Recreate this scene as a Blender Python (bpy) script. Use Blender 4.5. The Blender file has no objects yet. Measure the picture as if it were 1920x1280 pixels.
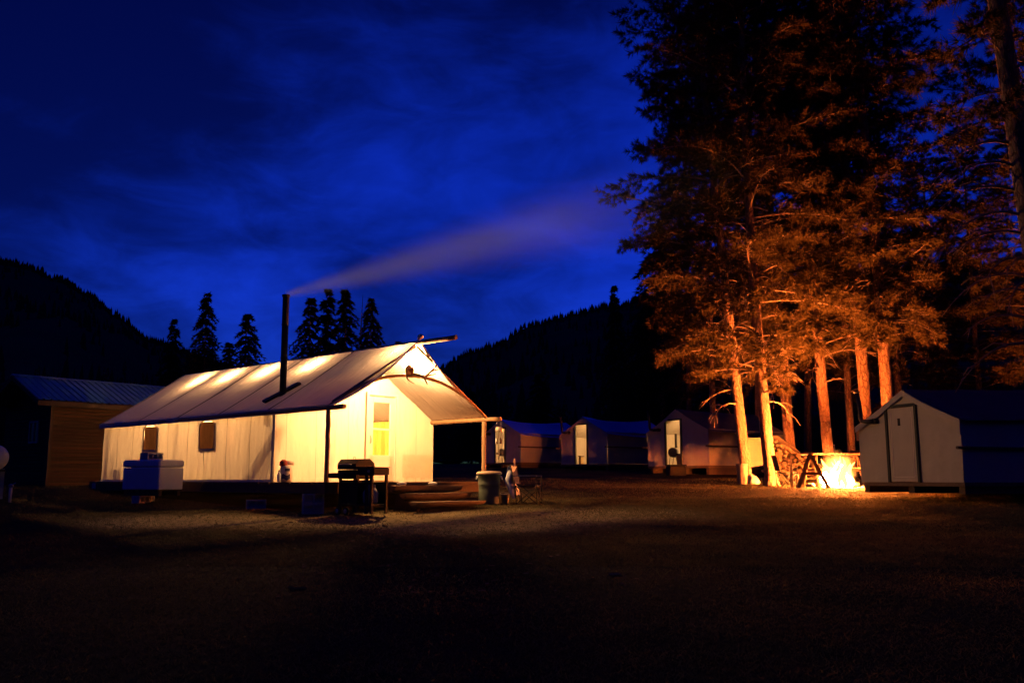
import bpy, math, random
import numpy as np
from mathutils import Vector, Matrix, noise

random.seed(7)
rng = np.random.default_rng(7)
PI = math.pi
R = math.radians
sc = bpy.context.scene
col = sc.collection

# ------------------------------------------------------------------ camera, sky, exposure
FPX, HOR = 1696.0, 899.0                      # focal length and horizon in pixels of a 1920 x 1280 picture
TILT = math.atan((HOR - 640) / FPX)
CAMZ = 1.0
TX, TY, TZ, TYAW = -3.518, 20.785, .954, .851   # the big tent: floor origin and turn
cam_d = bpy.data.cameras.new('camera')
cam = bpy.data.objects.new('camera', cam_d)
col.objects.link(cam)
cam_d.sensor_width = 36.0
cam_d.lens = FPX / 1920 * 36.0
cam_d.clip_start = 0.05
cam_d.clip_end = 9000
cam.location = (0, 0, CAMZ)
cam.rotation_euler = (PI / 2 + TILT, 0, 0)
sc.camera = cam

sc.view_settings.view_transform = 'Standard'
sc.view_settings.look = 'None'
sc.view_settings.exposure = 0.0
sc.view_settings.gamma = 1.0
sc.view_settings.use_curve_mapping = False
sc.cycles.max_bounces = 7
sc.cycles.diffuse_bounces = 4
sc.cycles.transmission_bounces = 5
sc.cycles.transparent_max_bounces = 12
sc.cycles.volume_bounces = 1
sc.cycles.sample_clamp_indirect = 3.0
sc.cycles.caustics_reflective = False
sc.cycles.caustics_refractive = False

SKY_STRENGTH = 0.12
SKY_TINT = (0.11, 0.68, 10.4)
BULB = 14500.0
PORCH_BULB = 12500.0
TENT_BULB = 3600.0
FIRE_CORE = 5600.0
BULB_COL = (1.0, 0.50, 0.17)
FIRE_COL = (1.0, 0.205, 0.032)


def ray(px, py):
    """Direction from the camera through a pixel of the 1920 x 1280 photograph, scaled to a depth of one."""
    u = (px - 960) / FPX
    v = (640 - py) / FPX
    d = Vector((u, math.cos(TILT) - v * math.sin(TILT), math.sin(TILT) + v * math.cos(TILT)))
    return d / d.y


def at(px, py, depth):
    return Vector((0, 0, CAMZ)) + ray(px, py) * depth


def nd(nt, typ, **kw):
    n = nt.nodes.new(typ)
    for k, v in kw.items():
        if k == 'ins':
            for i, val in v.items():
                n.inputs[i].default_value = val
        else:
            setattr(n, k, v)
    return n


world = bpy.data.worlds.new('World')
sc.world = world
world.use_nodes = True
wt = world.node_tree
wt.nodes.clear()
w_out = nd(wt, 'ShaderNodeOutputWorld')
w_bg = nd(wt, 'ShaderNodeBackground')
w_bg.inputs['Strength'].default_value = SKY_STRENGTH
wt.links.new(w_bg.outputs[0], w_out.inputs[0])
sky = nd(wt, 'ShaderNodeTexSky')
sky.sky_type = 'NISHITA'
sky.sun_disc = False
sky.sun_elevation = R(-2.0)
sky.sun_rotation = R(2)
sky.altitude = 1500
tc = nd(wt, 'ShaderNodeTexCoord')
sep = nd(wt, 'ShaderNodeSeparateXYZ')
wt.links.new(tc.outputs['Generated'], sep.inputs[0])


def wmath(op, a, b=None, clamp=False):
    n = nd(wt, 'ShaderNodeMath', operation=op, use_clamp=clamp)
    for i, x in enumerate((a, b)):
        if x is None:
            continue
        if isinstance(x, (int, float)):
            n.inputs[i].default_value = x
        else:
            wt.links.new(x, n.inputs[i])
    return n.outputs[0]


# clouds drift in soft banks rising to the right
mp = nd(wt, 'ShaderNodeMapping')
mp.inputs['Rotation'].default_value = (0, R(24), 0)
mp.inputs['Scale'].default_value = (1.9, 1.9, 4.6)
mp.inputs['Location'].default_value = (3.1, 1.7, 0.6)
wt.links.new(tc.outputs['Generated'], mp.inputs[0])
n1 = nd(wt, 'ShaderNodeTexNoise', ins={'Scale': 1.7, 'Detail': 6.0, 'Roughness': 0.55, 'Distortion': 0.5})
wt.links.new(mp.outputs[0], n1.inputs['Vector'])
n2 = nd(wt, 'ShaderNodeTexNoise', ins={'Scale': 5.0, 'Detail': 6.0, 'Roughness': 0.6, 'Distortion': 0.8})
wt.links.new(mp.outputs[0], n2.inputs['Vector'])


def blob(px, py, width, amount):
    """A broad bank of cloud (negative) or a clearer stretch of sky (positive) round one direction."""
    d = ray(px, py).normalized()
    dot = nd(wt, 'ShaderNodeVectorMath', operation='DOT_PRODUCT')
    nv = nd(wt, 'ShaderNodeVectorMath', operation='NORMALIZE')
    wt.links.new(tc.outputs['Generated'], nv.inputs[0])
    wt.links.new(nv.outputs[0], dot.inputs[0])
    dot.inputs[1].default_value = d
    e = wmath('MULTIPLY', wmath('SUBTRACT', dot.outputs['Value'], 1.0), 1.0 / (width * width))
    return wmath('MULTIPLY', wmath('POWER', 2.718, e), amount)


cover = wmath('ADD', wmath('MULTIPLY', wmath('SUBTRACT', n1.outputs['Fac'], 0.5), 1.5),
              wmath('MULTIPLY', wmath('SUBTRACT', n2.outputs['Fac'], 0.5), 0.75))
total = wmath('ADD', cover, 0.42)
for b in [(640, 330, .12, .08), (1130, 340, .12, .24), (860, 330, .10, .04), (140, 480, .09, .36), (330, 420, .09, .16),
          (170, 110, .16, -.38), (900, 60, .12, -.12), (30, 330, .09, -.34), (330, 300, .07, -.12), (780, 600, .09, -.16), (1000, 250, .06, -.12),
          (1600, 200, .16, .04)]:
    total = wmath('ADD', total, blob(*b))
ramp = nd(wt, 'ShaderNodeMapRange', interpolation_type='SMOOTHSTEP')
ramp.inputs['From Min'].default_value = -0.05
ramp.inputs['From Max'].default_value = 1.15
ramp.inputs['To Min'].default_value = 0.17
ramp.inputs['To Max'].default_value = 1.0
wt.links.new(total, ramp.inputs['Value'])
tint = nd(wt, 'ShaderNodeMix', data_type='RGBA', blend_type='MULTIPLY')
tint.inputs['Factor'].default_value = 1.0
wt.links.new(sky.outputs[0], tint.inputs['A'])
tint.inputs['B'].default_value = (*SKY_TINT, 1)
shade = nd(wt, 'ShaderNodeVectorMath', operation='SCALE')
wt.links.new(tint.outputs['Result'], shade.inputs[0])
wt.links.new(ramp.outputs['Result'], shade.inputs['Scale'])
wt.links.new(shade.outputs[0], w_bg.inputs['Color'])

# ------------------------------------------------------------------ materials


def mat(name, base, rough=0.8, var=0.25, scale=6.0, bump=0.0, bscale=30.0, stretch=(1, 1, 1), spec=0.3, metal=0.0, base2=None):
    m = bpy.data.materials.new(name)
    m.use_nodes = True
    nt = m.node_tree
    p = nt.nodes['Principled BSDF']
    p.inputs['Roughness'].default_value = rough
    p.inputs['Metallic'].default_value = metal
    p.inputs['Specular IOR Level'].default_value = spec
    t = nd(nt, 'ShaderNodeTexCoord')
    mpn = nd(nt, 'ShaderNodeMapping')
    mpn.inputs['Scale'].default_value = stretch
    nt.links.new(t.outputs['Object'], mpn.inputs[0])
    n = nd(nt, 'ShaderNodeTexNoise', ins={'Scale': scale, 'Detail': 6.0, 'Roughness': 0.6})
    nt.links.new(mpn.outputs[0], n.inputs['Vector'])
    mx = nd(nt, 'ShaderNodeMix', data_type='RGBA')
    nt.links.new(n.outputs['Fac'], mx.inputs['Factor'])
    if base2 is None:
        lo = [c * (1 - var) for c in base]
        hi = [min(1, c * (1 + var)) for c in base]
    else:
        lo, hi = base, base2
    mx.inputs['A'].default_value = (*lo, 1)
    mx.inputs['B'].default_value = (*hi, 1)
    nt.links.new(mx.outputs['Result'], p.inputs['Base Color'])
    if bump:
        n2 = nd(nt, 'ShaderNodeTexNoise', ins={'Scale': bscale, 'Detail': 5.0})
        nt.links.new(mpn.outputs[0], n2.inputs['Vector'])
        bp = nd(nt, 'ShaderNodeBump', ins={'Strength': bump, 'Distance': 0.02})
        nt.links.new(n2.outputs['Fac'], bp.inputs['Height'])
        nt.links.new(bp.outputs[0], p.inputs['Normal'])
    return m


def vary(m, lo=.6, hi=1.4):
    """Each board of a set is its own piece of wood: its tone differs from its neighbours'."""
    nt = m.node_tree
    p = nt.nodes['Principled BSDF']
    src = p.inputs['Base Color'].links[0].from_socket
    oi = nd(nt, 'ShaderNodeObjectInfo')
    mr = nd(nt, 'ShaderNodeMapRange')
    mr.inputs['To Min'].default_value = lo
    mr.inputs['To Max'].default_value = hi
    nt.links.new(oi.outputs['Random'], mr.inputs['Value'])
    sc_ = nd(nt, 'ShaderNodeVectorMath', operation='SCALE')
    nt.links.new(src, sc_.inputs[0])
    nt.links.new(mr.outputs[0], sc_.inputs['Scale'])
    nt.links.new(sc_.outputs[0], p.inputs['Base Color'])


def canvas_mat(name, colr, trans, dirt=0.18, streak=(1, 1, 1), bump=0.35, rel=7.0):
    """Cotton canvas: reflects part of the light and lets part through."""
    m = bpy.data.materials.new(name)
    m.use_nodes = True
    nt = m.node_tree
    nt.nodes.clear()
    out = nd(nt, 'ShaderNodeOutputMaterial')
    di = nd(nt, 'ShaderNodeBsdfDiffuse')
    tr = nd(nt, 'ShaderNodeBsdfTranslucent')
    ms = nd(nt, 'ShaderNodeMixShader', ins={0: trans})
    t = nd(nt, 'ShaderNodeTexCoord')
    mpn = nd(nt, 'ShaderNodeMapping')
    mpn.inputs['Scale'].default_value = streak
    nt.links.new(t.outputs['Object'], mpn.inputs[0])
    n = nd(nt, 'ShaderNodeTexNoise', ins={'Scale': 1.6, 'Detail': 8.0, 'Roughness': 0.62})
    nt.links.new(mpn.outputs[0], n.inputs['Vector'])
    mx = nd(nt, 'ShaderNodeMix', data_type='RGBA')
    mx.inputs['A'].default_value = (*[c * (1 - dirt) for c in colr], 1)
    mx.inputs['B'].default_value = (*[min(.92, c * (1 + dirt * .5)) for c in colr], 1)
    nt.links.new(n.outputs['Fac'], mx.inputs['Factor'])
    nt.links.new(mx.outputs['Result'], di.inputs['Color'])
    nt.links.new(mx.outputs['Result'], tr.inputs['Color'])
    nb = nd(nt, 'ShaderNodeTexNoise', ins={'Scale': rel, 'Detail': 4.0, 'Roughness': 0.5})
    nt.links.new(mpn.outputs[0], nb.inputs['Vector'])
    bp = nd(nt, 'ShaderNodeBump', ins={'Strength': bump, 'Distance': 0.05})
    nt.links.new(nb.outputs['Fac'], bp.inputs['Height'])
    nt.links.new(bp.outputs[0], di.inputs['Normal'])
    nt.links.new(bp.outputs[0], tr.inputs['Normal'])
    nt.links.new(di.outputs[0], ms.inputs[1])
    nt.links.new(tr.outputs[0], ms.inputs[2])
    nt.links.new(ms.outputs[0], out.inputs[0])
    return m


def emit_mat(name, colr, strength):
    m = bpy.data.materials.new(name)
    m.use_nodes = True
    nt = m.node_tree
    nt.nodes.clear()
    out = nd(nt, 'ShaderNodeOutputMaterial')
    e = nd(nt, 'ShaderNodeEmission')
    e.inputs['Color'].default_value = (*colr, 1)
    e.inputs['Strength'].default_value = strength
    nt.links.new(e.outputs[0], out.inputs[0])
    return m


def glass_mat(name):
    m = bpy.data.materials.new(name)
    m.use_nodes = True
    nt = m.node_tree
    nt.nodes.clear()
    out = nd(nt, 'ShaderNodeOutputMaterial')
    tr = nd(nt, 'ShaderNodeBsdfTransparent')
    tr.inputs['Color'].default_value = (.93, .95, .93, 1)
    gl = nd(nt, 'ShaderNodeBsdfGlossy', ins={'Roughness': 0.03})
    ms = nd(nt, 'ShaderNodeMixShader', ins={0: 0.04})
    nt.links.new(tr.outputs[0], ms.inputs[1])
    nt.links.new(gl.outputs[0], ms.inputs[2])
    nt.links.new(ms.outputs[0], out.inputs[0])
    return m


def leaf_mat(name, a, b, thru=0.3):
    m = bpy.data.materials.new(name)
    m.use_nodes = True
    nt = m.node_tree
    nt.nodes.clear()
    out = nd(nt, 'ShaderNodeOutputMaterial')
    di = nd(nt, 'ShaderNodeBsdfDiffuse')
    tr = nd(nt, 'ShaderNodeBsdfTranslucent')
    ms = nd(nt, 'ShaderNodeMixShader', ins={0: thru})
    t = nd(nt, 'ShaderNodeTexCoord')
    n = nd(nt, 'ShaderNodeTexNoise', ins={'Scale': 1.3, 'Detail': 6.0, 'Roughness': 0.7})
    nt.links.new(t.outputs['Object'], n.inputs['Vector'])
    mx = nd(nt, 'ShaderNodeMix', data_type='RGBA')
    mx.inputs['A'].default_value = (*a, 1)
    mx.inputs['B'].default_value = (*b, 1)
    nt.links.new(n.outputs['Fac'], mx.inputs['Factor'])
    nt.links.new(mx.outputs['Result'], di.inputs['Color'])
    nt.links.new(mx.outputs['Result'], tr.inputs['Color'])
    nt.links.new(di.outputs[0], ms.inputs[1])
    nt.links.new(tr.outputs[0], ms.inputs[2])
    nt.links.new(ms.outputs[0], out.inputs[0])
    return m


M = {}
M['canvas_roof'] = canvas_mat('canvas_roof', (.76, .71, .68), .085, dirt=.30, streak=(.35, 6.0, .35), bump=.7, rel=4)
M['canvas_wall'] = canvas_mat('canvas_wall', (.80, .75, .66), .27, dirt=.24, streak=(1.4, 1.4, .35), bump=.5, rel=4)
M['canvas_side'] = canvas_mat('canvas_side', (.80, .73, .60), .16, dirt=.30, streak=(1.4, 1.4, .35), bump=.8, rel=4)
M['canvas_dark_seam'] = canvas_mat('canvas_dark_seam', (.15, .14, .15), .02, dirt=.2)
M['canvas_hem'] = canvas_mat('canvas_hem', (.50, .49, .50), .04, dirt=.25)
M['canvas_seam'] = canvas_mat('canvas_seam', (.42, .38, .33), .05, dirt=.2)
M['canvas_patch'] = canvas_mat('canvas_patch', (.79, .72, .62), .18, dirt=.2)
M['screen'] = canvas_mat('screen', (.13, .065, .032), .085, dirt=.5, streak=(1, 6, .6), bump=.8, rel=6)
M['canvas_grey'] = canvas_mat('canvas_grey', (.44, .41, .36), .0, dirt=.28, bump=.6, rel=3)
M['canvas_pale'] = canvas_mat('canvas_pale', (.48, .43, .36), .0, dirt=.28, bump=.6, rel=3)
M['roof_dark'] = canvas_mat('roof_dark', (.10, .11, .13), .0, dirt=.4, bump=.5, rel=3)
M['roof_tarp'] = mat('roof_tarp', (.05, .08, .92), .32, var=.15, scale=3, bump=.25, bscale=5, spec=.8)
M['roof_worn'] = canvas_mat('roof_worn', (.20, .20, .21), .0, dirt=.35, bump=.5, rel=3)
M['tarp'] = canvas_mat('tarp', (.46, .36, .26), .10, dirt=.3, bump=.6, rel=4)
M['trim_dark'] = mat('trim_dark', (.035, .04, .035), .7)
M['log'] = mat('log', (.36, .22, .12), .75, var=.4, scale=9, bump=.6, bscale=14, stretch=(1, 1, 1))
M['log_dark'] = mat('log_dark', (.09, .06, .042), .85, var=.4, scale=9, bump=.6, bscale=14)
M['deck'] = mat('deck', (.13, .085, .055), .85, var=.35, scale=8, bump=.3)
M['step'] = mat('step', (.17, .11, .07), .8, var=.45, scale=6, bump=.6, bscale=16)
M['white_paint'] = mat('white_paint', (.80, .76, .68), .45, var=.05)
M['white_plastic'] = mat('white_plastic', (.80, .80, .82), .5, var=.12, scale=3, bump=.06, bscale=8)
M['black_metal'] = mat('black_metal', (.012, .012, .012), .55, var=.5, spec=.25)
M['soot'] = mat('soot', (.03, .027, .025), .55, var=.5, scale=9)
M['steel'] = mat('steel', (.45, .44, .42), .35, metal=.9, var=.3)
M['concrete'] = mat('concrete', (.42, .42, .42), .95, var=.25, scale=14, bump=.4, bscale=60)
M['can_green'] = mat('can_green', (.10, .13, .115), .55, var=.15, scale=4)
M['can_lid'] = mat('can_lid', (.50, .36, .26), .55, var=.15, scale=4)
M['galv'] = mat('galv', (.50, .44, .37), .45, metal=.3, var=.2, scale=9)
M['chair_cloth'] = mat('chair_cloth', (.035, .045, .13), .9, var=.3, scale=8)
M['chair_cloth_green'] = mat('chair_cloth_green', (.05, .05, .04), .9, var=.3, scale=8)
M['pale_cloth'] = mat('pale_cloth', (.50, .53, .62), .9, var=.2, scale=6, bump=.5, bscale=9)
M['grey_cloth'] = mat('grey_cloth', (.30, .31, .34), .9, var=.2, scale=6, bump=.4, bscale=9)
M['antler'] = mat('antler', (.30, .22, .13), .6, var=.3, scale=8)
M['hide'] = mat('hide', (.22, .09, .04), .9, var=.6, scale=16, bump=.8, bscale=30)
M['rope'] = mat('rope', (.40, .33, .24), .95)
M['bark'] = None
M['twig'] = mat('twig', (.20, .14, .10), .95, var=.3)
M['needles'] = leaf_mat('needles', (.070, .055, .022), (.120, .084, .038))
M['needles_dark'] = leaf_mat('needles_dark', (.028, .042, .020), (.055, .075, .032))
M['needles_far'] = leaf_mat('needles_far', (.040, .055, .030), (.075, .085, .045))
M['hill'] = mat('hill', (.035, .045, .028), 1.0, scale=.012, base2=(.10, .10, .07), spec=0)
M['siding'] = mat('siding', (.070, .026, .010), .75, var=.45, scale=5, bump=.3, bscale=20, stretch=(.35, 1, 3))
vary(M['siding'], .5, 1.5)
M['siding_dark'] = mat('siding_dark', (.07, .045, .03), .8, var=.4, scale=5)
M['metal_roof'] = mat('metal_roof', (.20, .50, .46), .5, var=.2, scale=2, spec=.5)
M['window_glass'] = mat('window_glass', (.05, .05, .06), .1, spec=.6)
M['frame_grey'] = mat('frame_grey', (.30, .30, .32), .6)
M['tank_white'] = mat('tank_white', (.62, .60, .58), .4, var=.12, scale=3)
M['wood_cut'] = mat('wood_cut', (.14, .09, .05), .8, var=.35, scale=14)
vary(M['wood_cut'], .5, 1.5)
M['table_wood'] = mat('table_wood', (.075, .048, .028), .75, var=.35, scale=7, stretch=(.4, 2, 2))
M['char'] = mat('char', (.02, .016, .014), .95)
M['barrel'] = mat('barrel', (.26, .22, .17), .6, var=.15)
M['stove'] = mat('stove', (.20, .19, .18), .5, var=.3)
M['cot'] = mat('cot', (.42, .30, .14), .9, var=.3)
M['mustard'] = canvas_mat('mustard', (.78, .52, .13), .15, dirt=.25, streak=(3, 3, .5), bump=.5, rel=6)
M['sack'] = mat('sack', (.62, .58, .52), .9, var=.12, scale=5, bump=.4, bscale=12)
M['sack_red'] = mat('sack_red', (.28, .05, .04), .9, var=.2)
M['glass'] = glass_mat('glass')
M['bulb'] = emit_mat('bulb', BULB_COL, BULB)
M['porch_bulb'] = emit_mat('porch_bulb', BULB_COL, PORCH_BULB)
M['tent_bulb'] = emit_mat('tent_bulb', BULB_COL, TENT_BULB)
M['flame_core'] = emit_mat('flame_core', FIRE_COL, FIRE_CORE)
M['flame_rim'] = emit_mat('flame_rim', (1.0, .33, .06), 9.0)
M['ember'] = emit_mat('ember', (1.0, .12, .015), 6.0)

# ------------------------------------------------------------------ mesh helpers


class MB:
    """Collects shapes; build() links them as ONE mesh object."""

    def __init__(self):
        self.v, self.f, self.s = [], [], []

    def add(self, vs, fs, smooth=False):
        o = len(self.v)
        self.v += [tuple(x) for x in vs]
        self.f += [tuple(i + o for i in f) for f in fs]
        self.s += [smooth] * len(fs)
        return self

    def box(self, c, size, rz=0.0, mtx=None):
        hx, hy, hz = size[0] / 2, size[1] / 2, size[2] / 2
        vs = [Vector((x, y, z)) for x in (-hx, hx) for y in (-hy, hy) for z in (-hz, hz)]
        m = mtx if mtx is not None else Matrix.Rotation(rz, 3, 'Z')
        vs = [m @ p + Vector(c) for p in vs]
        return self.add(vs, [(0, 1, 3, 2), (4, 6, 7, 5), (0, 4, 5, 1), (2, 3, 7, 6), (0, 2, 6, 4), (1, 5, 7, 3)])

    def bbox(self, c, size, bev=0.02, rz=0.0):
        """A box with bevelled upright and top edges."""
        hx, hy, hz = size[0] / 2, size[1] / 2, size[2] / 2
        rings = []
        for z, k in ((-hz, bev), (-hz + bev, 0), (hz - bev, 0), (hz, bev)):
            x, y, b = hx - k, hy - k, bev
            rings.append([(-x + b, -y, z), (x - b, -y, z), (x, -y + b, z), (x, y - b, z), (x - b, y, z), (-x + b, y, z), (-x, y - b, z), (-x, -y + b, z)])
        m = Matrix.Rotation(rz, 3, 'Z')
        vs = [m @ Vector(p) + Vector(c) for r in rings for p in r]
        fs = []
        for i in range(3):
            for k in range(8):
                a, b = i * 8 + k, i * 8 + (k + 1) % 8
                fs.append((a, b, b + 8, a + 8))
        fs.append(tuple(range(7, -1, -1)))
        fs.append(tuple(range(24, 32)))
        return self.add(vs, fs)

    def tube(self, path, rad, n=8, smooth=True, cap=True):
        path = [Vector(p) for p in path]
        k = len(path)
        if not hasattr(rad, '__len__'):
            rad = [rad] * k
        vs, fs = [], []
        t0 = (path[1] - path[0]).normalized()
        ref = Vector((0, 0, 1)) if abs(t0.z) < .9 else Vector((1, 0, 0))
        u = t0.cross(ref).normalized()
        for i, p in enumerate(path):
            t = (path[min(i + 1, k - 1)] - path[max(i - 1, 0)]).normalized()
            u = (u - t * u.dot(t)).normalized()
            w = t.cross(u)
            for j in range(n):
                a = 2 * PI * j / n
                vs.append(p + (u * math.cos(a) + w * math.sin(a)) * rad[i])
        for i in range(k - 1):
            for j in range(n):
                a, b = i * n + j, i * n + (j + 1) % n
                fs.append((a, b, b + n, a + n))
        self.add(vs, fs, smooth)
        if cap:
            o = len(self.v) - len(vs)
            self.f += [tuple(o + j for j in range(n - 1, -1, -1)), tuple(o + (k - 1) * n + j for j in range(n))]
            self.s += [False, False]
        return self

    def lathe(self, prof, n=20, c=(0, 0, 0), smooth=True, mtx=None):
        vs, fs = [], []
        for r, z in prof:
            for j in range(n):
                a = 2 * PI * j / n
                p = Vector((r * math.cos(a), r * math.sin(a), z))
                if mtx is not None:
                    p = mtx @ p
                vs.append(p + Vector(c))
        for i in range(len(prof) - 1):
            for j in range(n):
                a, b = i * n + j, i * n + (j + 1) % n
                fs.append((a, b, b + n, a + n))
        fs.append(tuple(range(n - 1, -1, -1)))
        fs.append(tuple((len(prof) - 1) * n + j for j in range(n)))
        return self.add(vs, fs, smooth)

    def grid(self, fn, nu, nv, keep=None, smooth=True):
        """fn(i, j) -> point for i in 0..nu, j in 0..nv; keep(i, j) says whether the cell is there."""
        vs = [fn(i, j) for i in range(nu + 1) for j in range(nv + 1)]
        fs = []
        for i in range(nu):
            for j in range(nv):
                if keep is None or keep(i, j):
                    a = i * (nv + 1) + j
                    fs.append((a, a + nv + 1, a + nv + 2, a + 1))
        return self.add(vs, fs, smooth)

    def prism(self, poly, y0, y1):
        """poly in (x, z), extruded along y."""
        n = len(poly)
        vs = [(x, y0, z) for x, z in poly] + [(x, y1, z) for x, z in poly]
        fs = [tuple(range(n)), tuple(range(2 * n - 1, n - 1, -1))]
        fs += [(i, i + n, (i + 1) % n + n, (i + 1) % n) for i in range(n)]
        return self.add(vs, fs)

    def build(self, name, m, parent=None, kind=None):
        me = bpy.data.meshes.new(name)
        me.from_pydata(self.v, [], self.f)
        me.polygons.foreach_set('use_smooth', self.s)
        me.materials.append(M[m])
        me.update()
        o = bpy.data.objects.new(name, me)
        col.objects.link(o)
        if parent is not None:
            o.parent = parent
        if kind:
            o['kind'] = kind
        return o


def tri_mesh(name, tris, m):
    """Mesh from an array of triangles (N, 3, 3)."""
    n = len(tris)
    me = bpy.data.meshes.new(name)
    me.vertices.add(n * 3)
    me.vertices.foreach_set('co', np.ascontiguousarray(tris, dtype=np.float32).ravel())
    me.loops.add(n * 3)
    me.loops.foreach_set('vertex_index', np.arange(n * 3, dtype=np.int32))
    me.polygons.add(n)
    me.polygons.foreach_set('loop_start', np.arange(0, n * 3, 3, dtype=np.int32))
    me.update(calc_edges=True)
    me.materials.append(M[m])
    return me


def link(name, me, parent=None, loc=None, rz=None, scale=None):
    o = bpy.data.objects.new(name, me)
    col.objects.link(o)
    if parent is not None:
        o.parent = parent
    if loc is not None:
        o.location = loc
    if rz is not None:
        o.rotation_euler = (0, 0, rz)
    if scale is not None:
        o.scale = (scale, scale, scale) if not hasattr(scale, '__len__') else scale
    return o


def tag(o, label, cat, group=None):
    o['label'] = label
    o['category'] = cat
    if group:
        o['group'] = group
    return o


def thing(name, label, cat, loc=(0, 0, 0), rz=0.0, group=None):
    o = link(name, None, None, loc, rz)
    return tag(o, label, cat, group)


def nz(x, y, z=0.0):
    return noise.noise(Vector((x, y, z)))


def ground_z(x, y):
    base = float(np.interp(y, [-60, 0, 6, 10, 14, 17.7, 20.4, 22.5, 24.2, 26, 32, 36, 42, 50, 60, 120, 400, 1500],
                           [-1.6, -.62, -.30, -.075, .135, .34, .48, .61, .78, .81, 1.10, 1.28, 1.50, 1.75, 2.0, 3.0, 8, 20]))
    k = 1.0 if y > 27 else .55
    r = .035 * k * nz(x * .45, y * .45) + .012 * k * nz(x * 1.4, y * 1.4, 3)
    return base + r


# ------------------------------------------------------------------ ground
def build_ground():
    ys = list(np.concatenate([np.linspace(-30, 3, 12), np.linspace(3.4, 32, 110), np.linspace(32.6, 70, 50), np.geomspace(72, 1500, 30)]))
    mb = MB()
    nx = 130

    def fn(i, j):
        y = ys[i]
        half = 26 + max(0, y) * .95
        t = (j / nx) * 2 - 1
        x = half * (t * .75 + .25 * t ** 3)
        return (x, y, ground_z(x, y))
    mb.grid(fn, len(ys) - 1, nx)
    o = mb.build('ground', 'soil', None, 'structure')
    return o


def soil_mat():
    m = bpy.data.materials.new('soil')
    m.use_nodes = True
    nt = m.node_tree
    p = nt.nodes['Principled BSDF']
    p.inputs['Roughness'].default_value = 1.0
    p.inputs['Specular IOR Level'].default_value = 0.05
    t = nd(nt, 'ShaderNodeTexCoord')
    a = nd(nt, 'ShaderNodeTexNoise', ins={'Scale': 0.55, 'Detail': 8.0, 'Roughness': 0.65})
    b = nd(nt, 'ShaderNodeTexNoise', ins={'Scale': 9.0, 'Detail': 8.0, 'Roughness': 0.75})
    for n in (a, b):
        nt.links.new(t.outputs['Object'], n.inputs['Vector'])
    r1 = nd(nt, 'ShaderNodeValToRGB')
    r1.color_ramp.elements[0].position = .35
    r1.color_ramp.elements[0].color = (.016, .012, .008, 1)
    r1.color_ramp.elements[1].position = .68
    r1.color_ramp.elements[1].color = (.048, .035, .022, 1)
    nt.links.new(a.outputs['Fac'], r1.inputs[0])
    r2 = nd(nt, 'ShaderNodeValToRGB')
    r2.color_ramp.elements[0].position = .32
    r2.color_ramp.elements[0].color = (.35, .35, .35, 1)
    r2.color_ramp.elements[1].position = .72
    r2.color_ramp.elements[1].color = (1.5, 1.45, 1.35, 1)
    nt.links.new(b.outputs['Fac'], r2.inputs[0])
    mx = nd(nt, 'ShaderNodeMix', data_type='RGBA', blend_type='MULTIPLY')
    mx.inputs['Factor'].default_value = 1
    nt.links.new(r1.outputs[0], mx.inputs['A'])
    nt.links.new(r2.outputs[0], mx.inputs['B'])
    # pale worn dirt and straw by the porch, the porch lamp's pool painted in
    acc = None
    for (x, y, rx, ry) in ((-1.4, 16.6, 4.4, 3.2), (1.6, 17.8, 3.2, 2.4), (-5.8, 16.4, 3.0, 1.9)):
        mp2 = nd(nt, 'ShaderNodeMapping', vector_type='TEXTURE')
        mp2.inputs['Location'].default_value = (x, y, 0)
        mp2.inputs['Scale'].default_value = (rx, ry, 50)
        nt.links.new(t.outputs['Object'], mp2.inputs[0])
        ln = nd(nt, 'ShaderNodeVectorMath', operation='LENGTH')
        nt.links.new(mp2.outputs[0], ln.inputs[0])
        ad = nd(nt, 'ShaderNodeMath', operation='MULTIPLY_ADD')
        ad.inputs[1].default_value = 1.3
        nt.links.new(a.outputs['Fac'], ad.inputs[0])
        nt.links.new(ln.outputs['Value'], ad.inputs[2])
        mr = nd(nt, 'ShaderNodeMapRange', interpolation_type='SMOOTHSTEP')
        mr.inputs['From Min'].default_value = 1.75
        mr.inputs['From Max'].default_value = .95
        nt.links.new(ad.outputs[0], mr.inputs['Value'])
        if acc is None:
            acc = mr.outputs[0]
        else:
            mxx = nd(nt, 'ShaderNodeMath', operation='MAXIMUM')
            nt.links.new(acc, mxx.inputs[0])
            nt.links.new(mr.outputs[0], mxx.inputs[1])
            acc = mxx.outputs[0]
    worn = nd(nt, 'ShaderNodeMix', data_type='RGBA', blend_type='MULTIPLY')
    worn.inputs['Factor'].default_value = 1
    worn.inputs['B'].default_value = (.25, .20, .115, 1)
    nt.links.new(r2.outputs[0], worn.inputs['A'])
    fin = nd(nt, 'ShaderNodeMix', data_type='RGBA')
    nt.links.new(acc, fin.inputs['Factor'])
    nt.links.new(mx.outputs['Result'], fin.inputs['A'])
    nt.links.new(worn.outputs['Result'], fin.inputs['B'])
    nt.links.new(fin.outputs['Result'], p.inputs['Base Color'])
    c = nd(nt, 'ShaderNodeTexNoise', ins={'Scale': 22.0, 'Detail': 8.0, 'Roughness': 0.7})
    nt.links.new(t.outputs['Object'], c.inputs['Vector'])
    bp = nd(nt, 'ShaderNodeBump', ins={'Strength': 0.2, 'Distance': 0.02})
    nt.links.new(c.outputs['Fac'], bp.inputs['Height'])
    nt.links.new(bp.outputs[0], p.inputs['Normal'])
    return m




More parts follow.
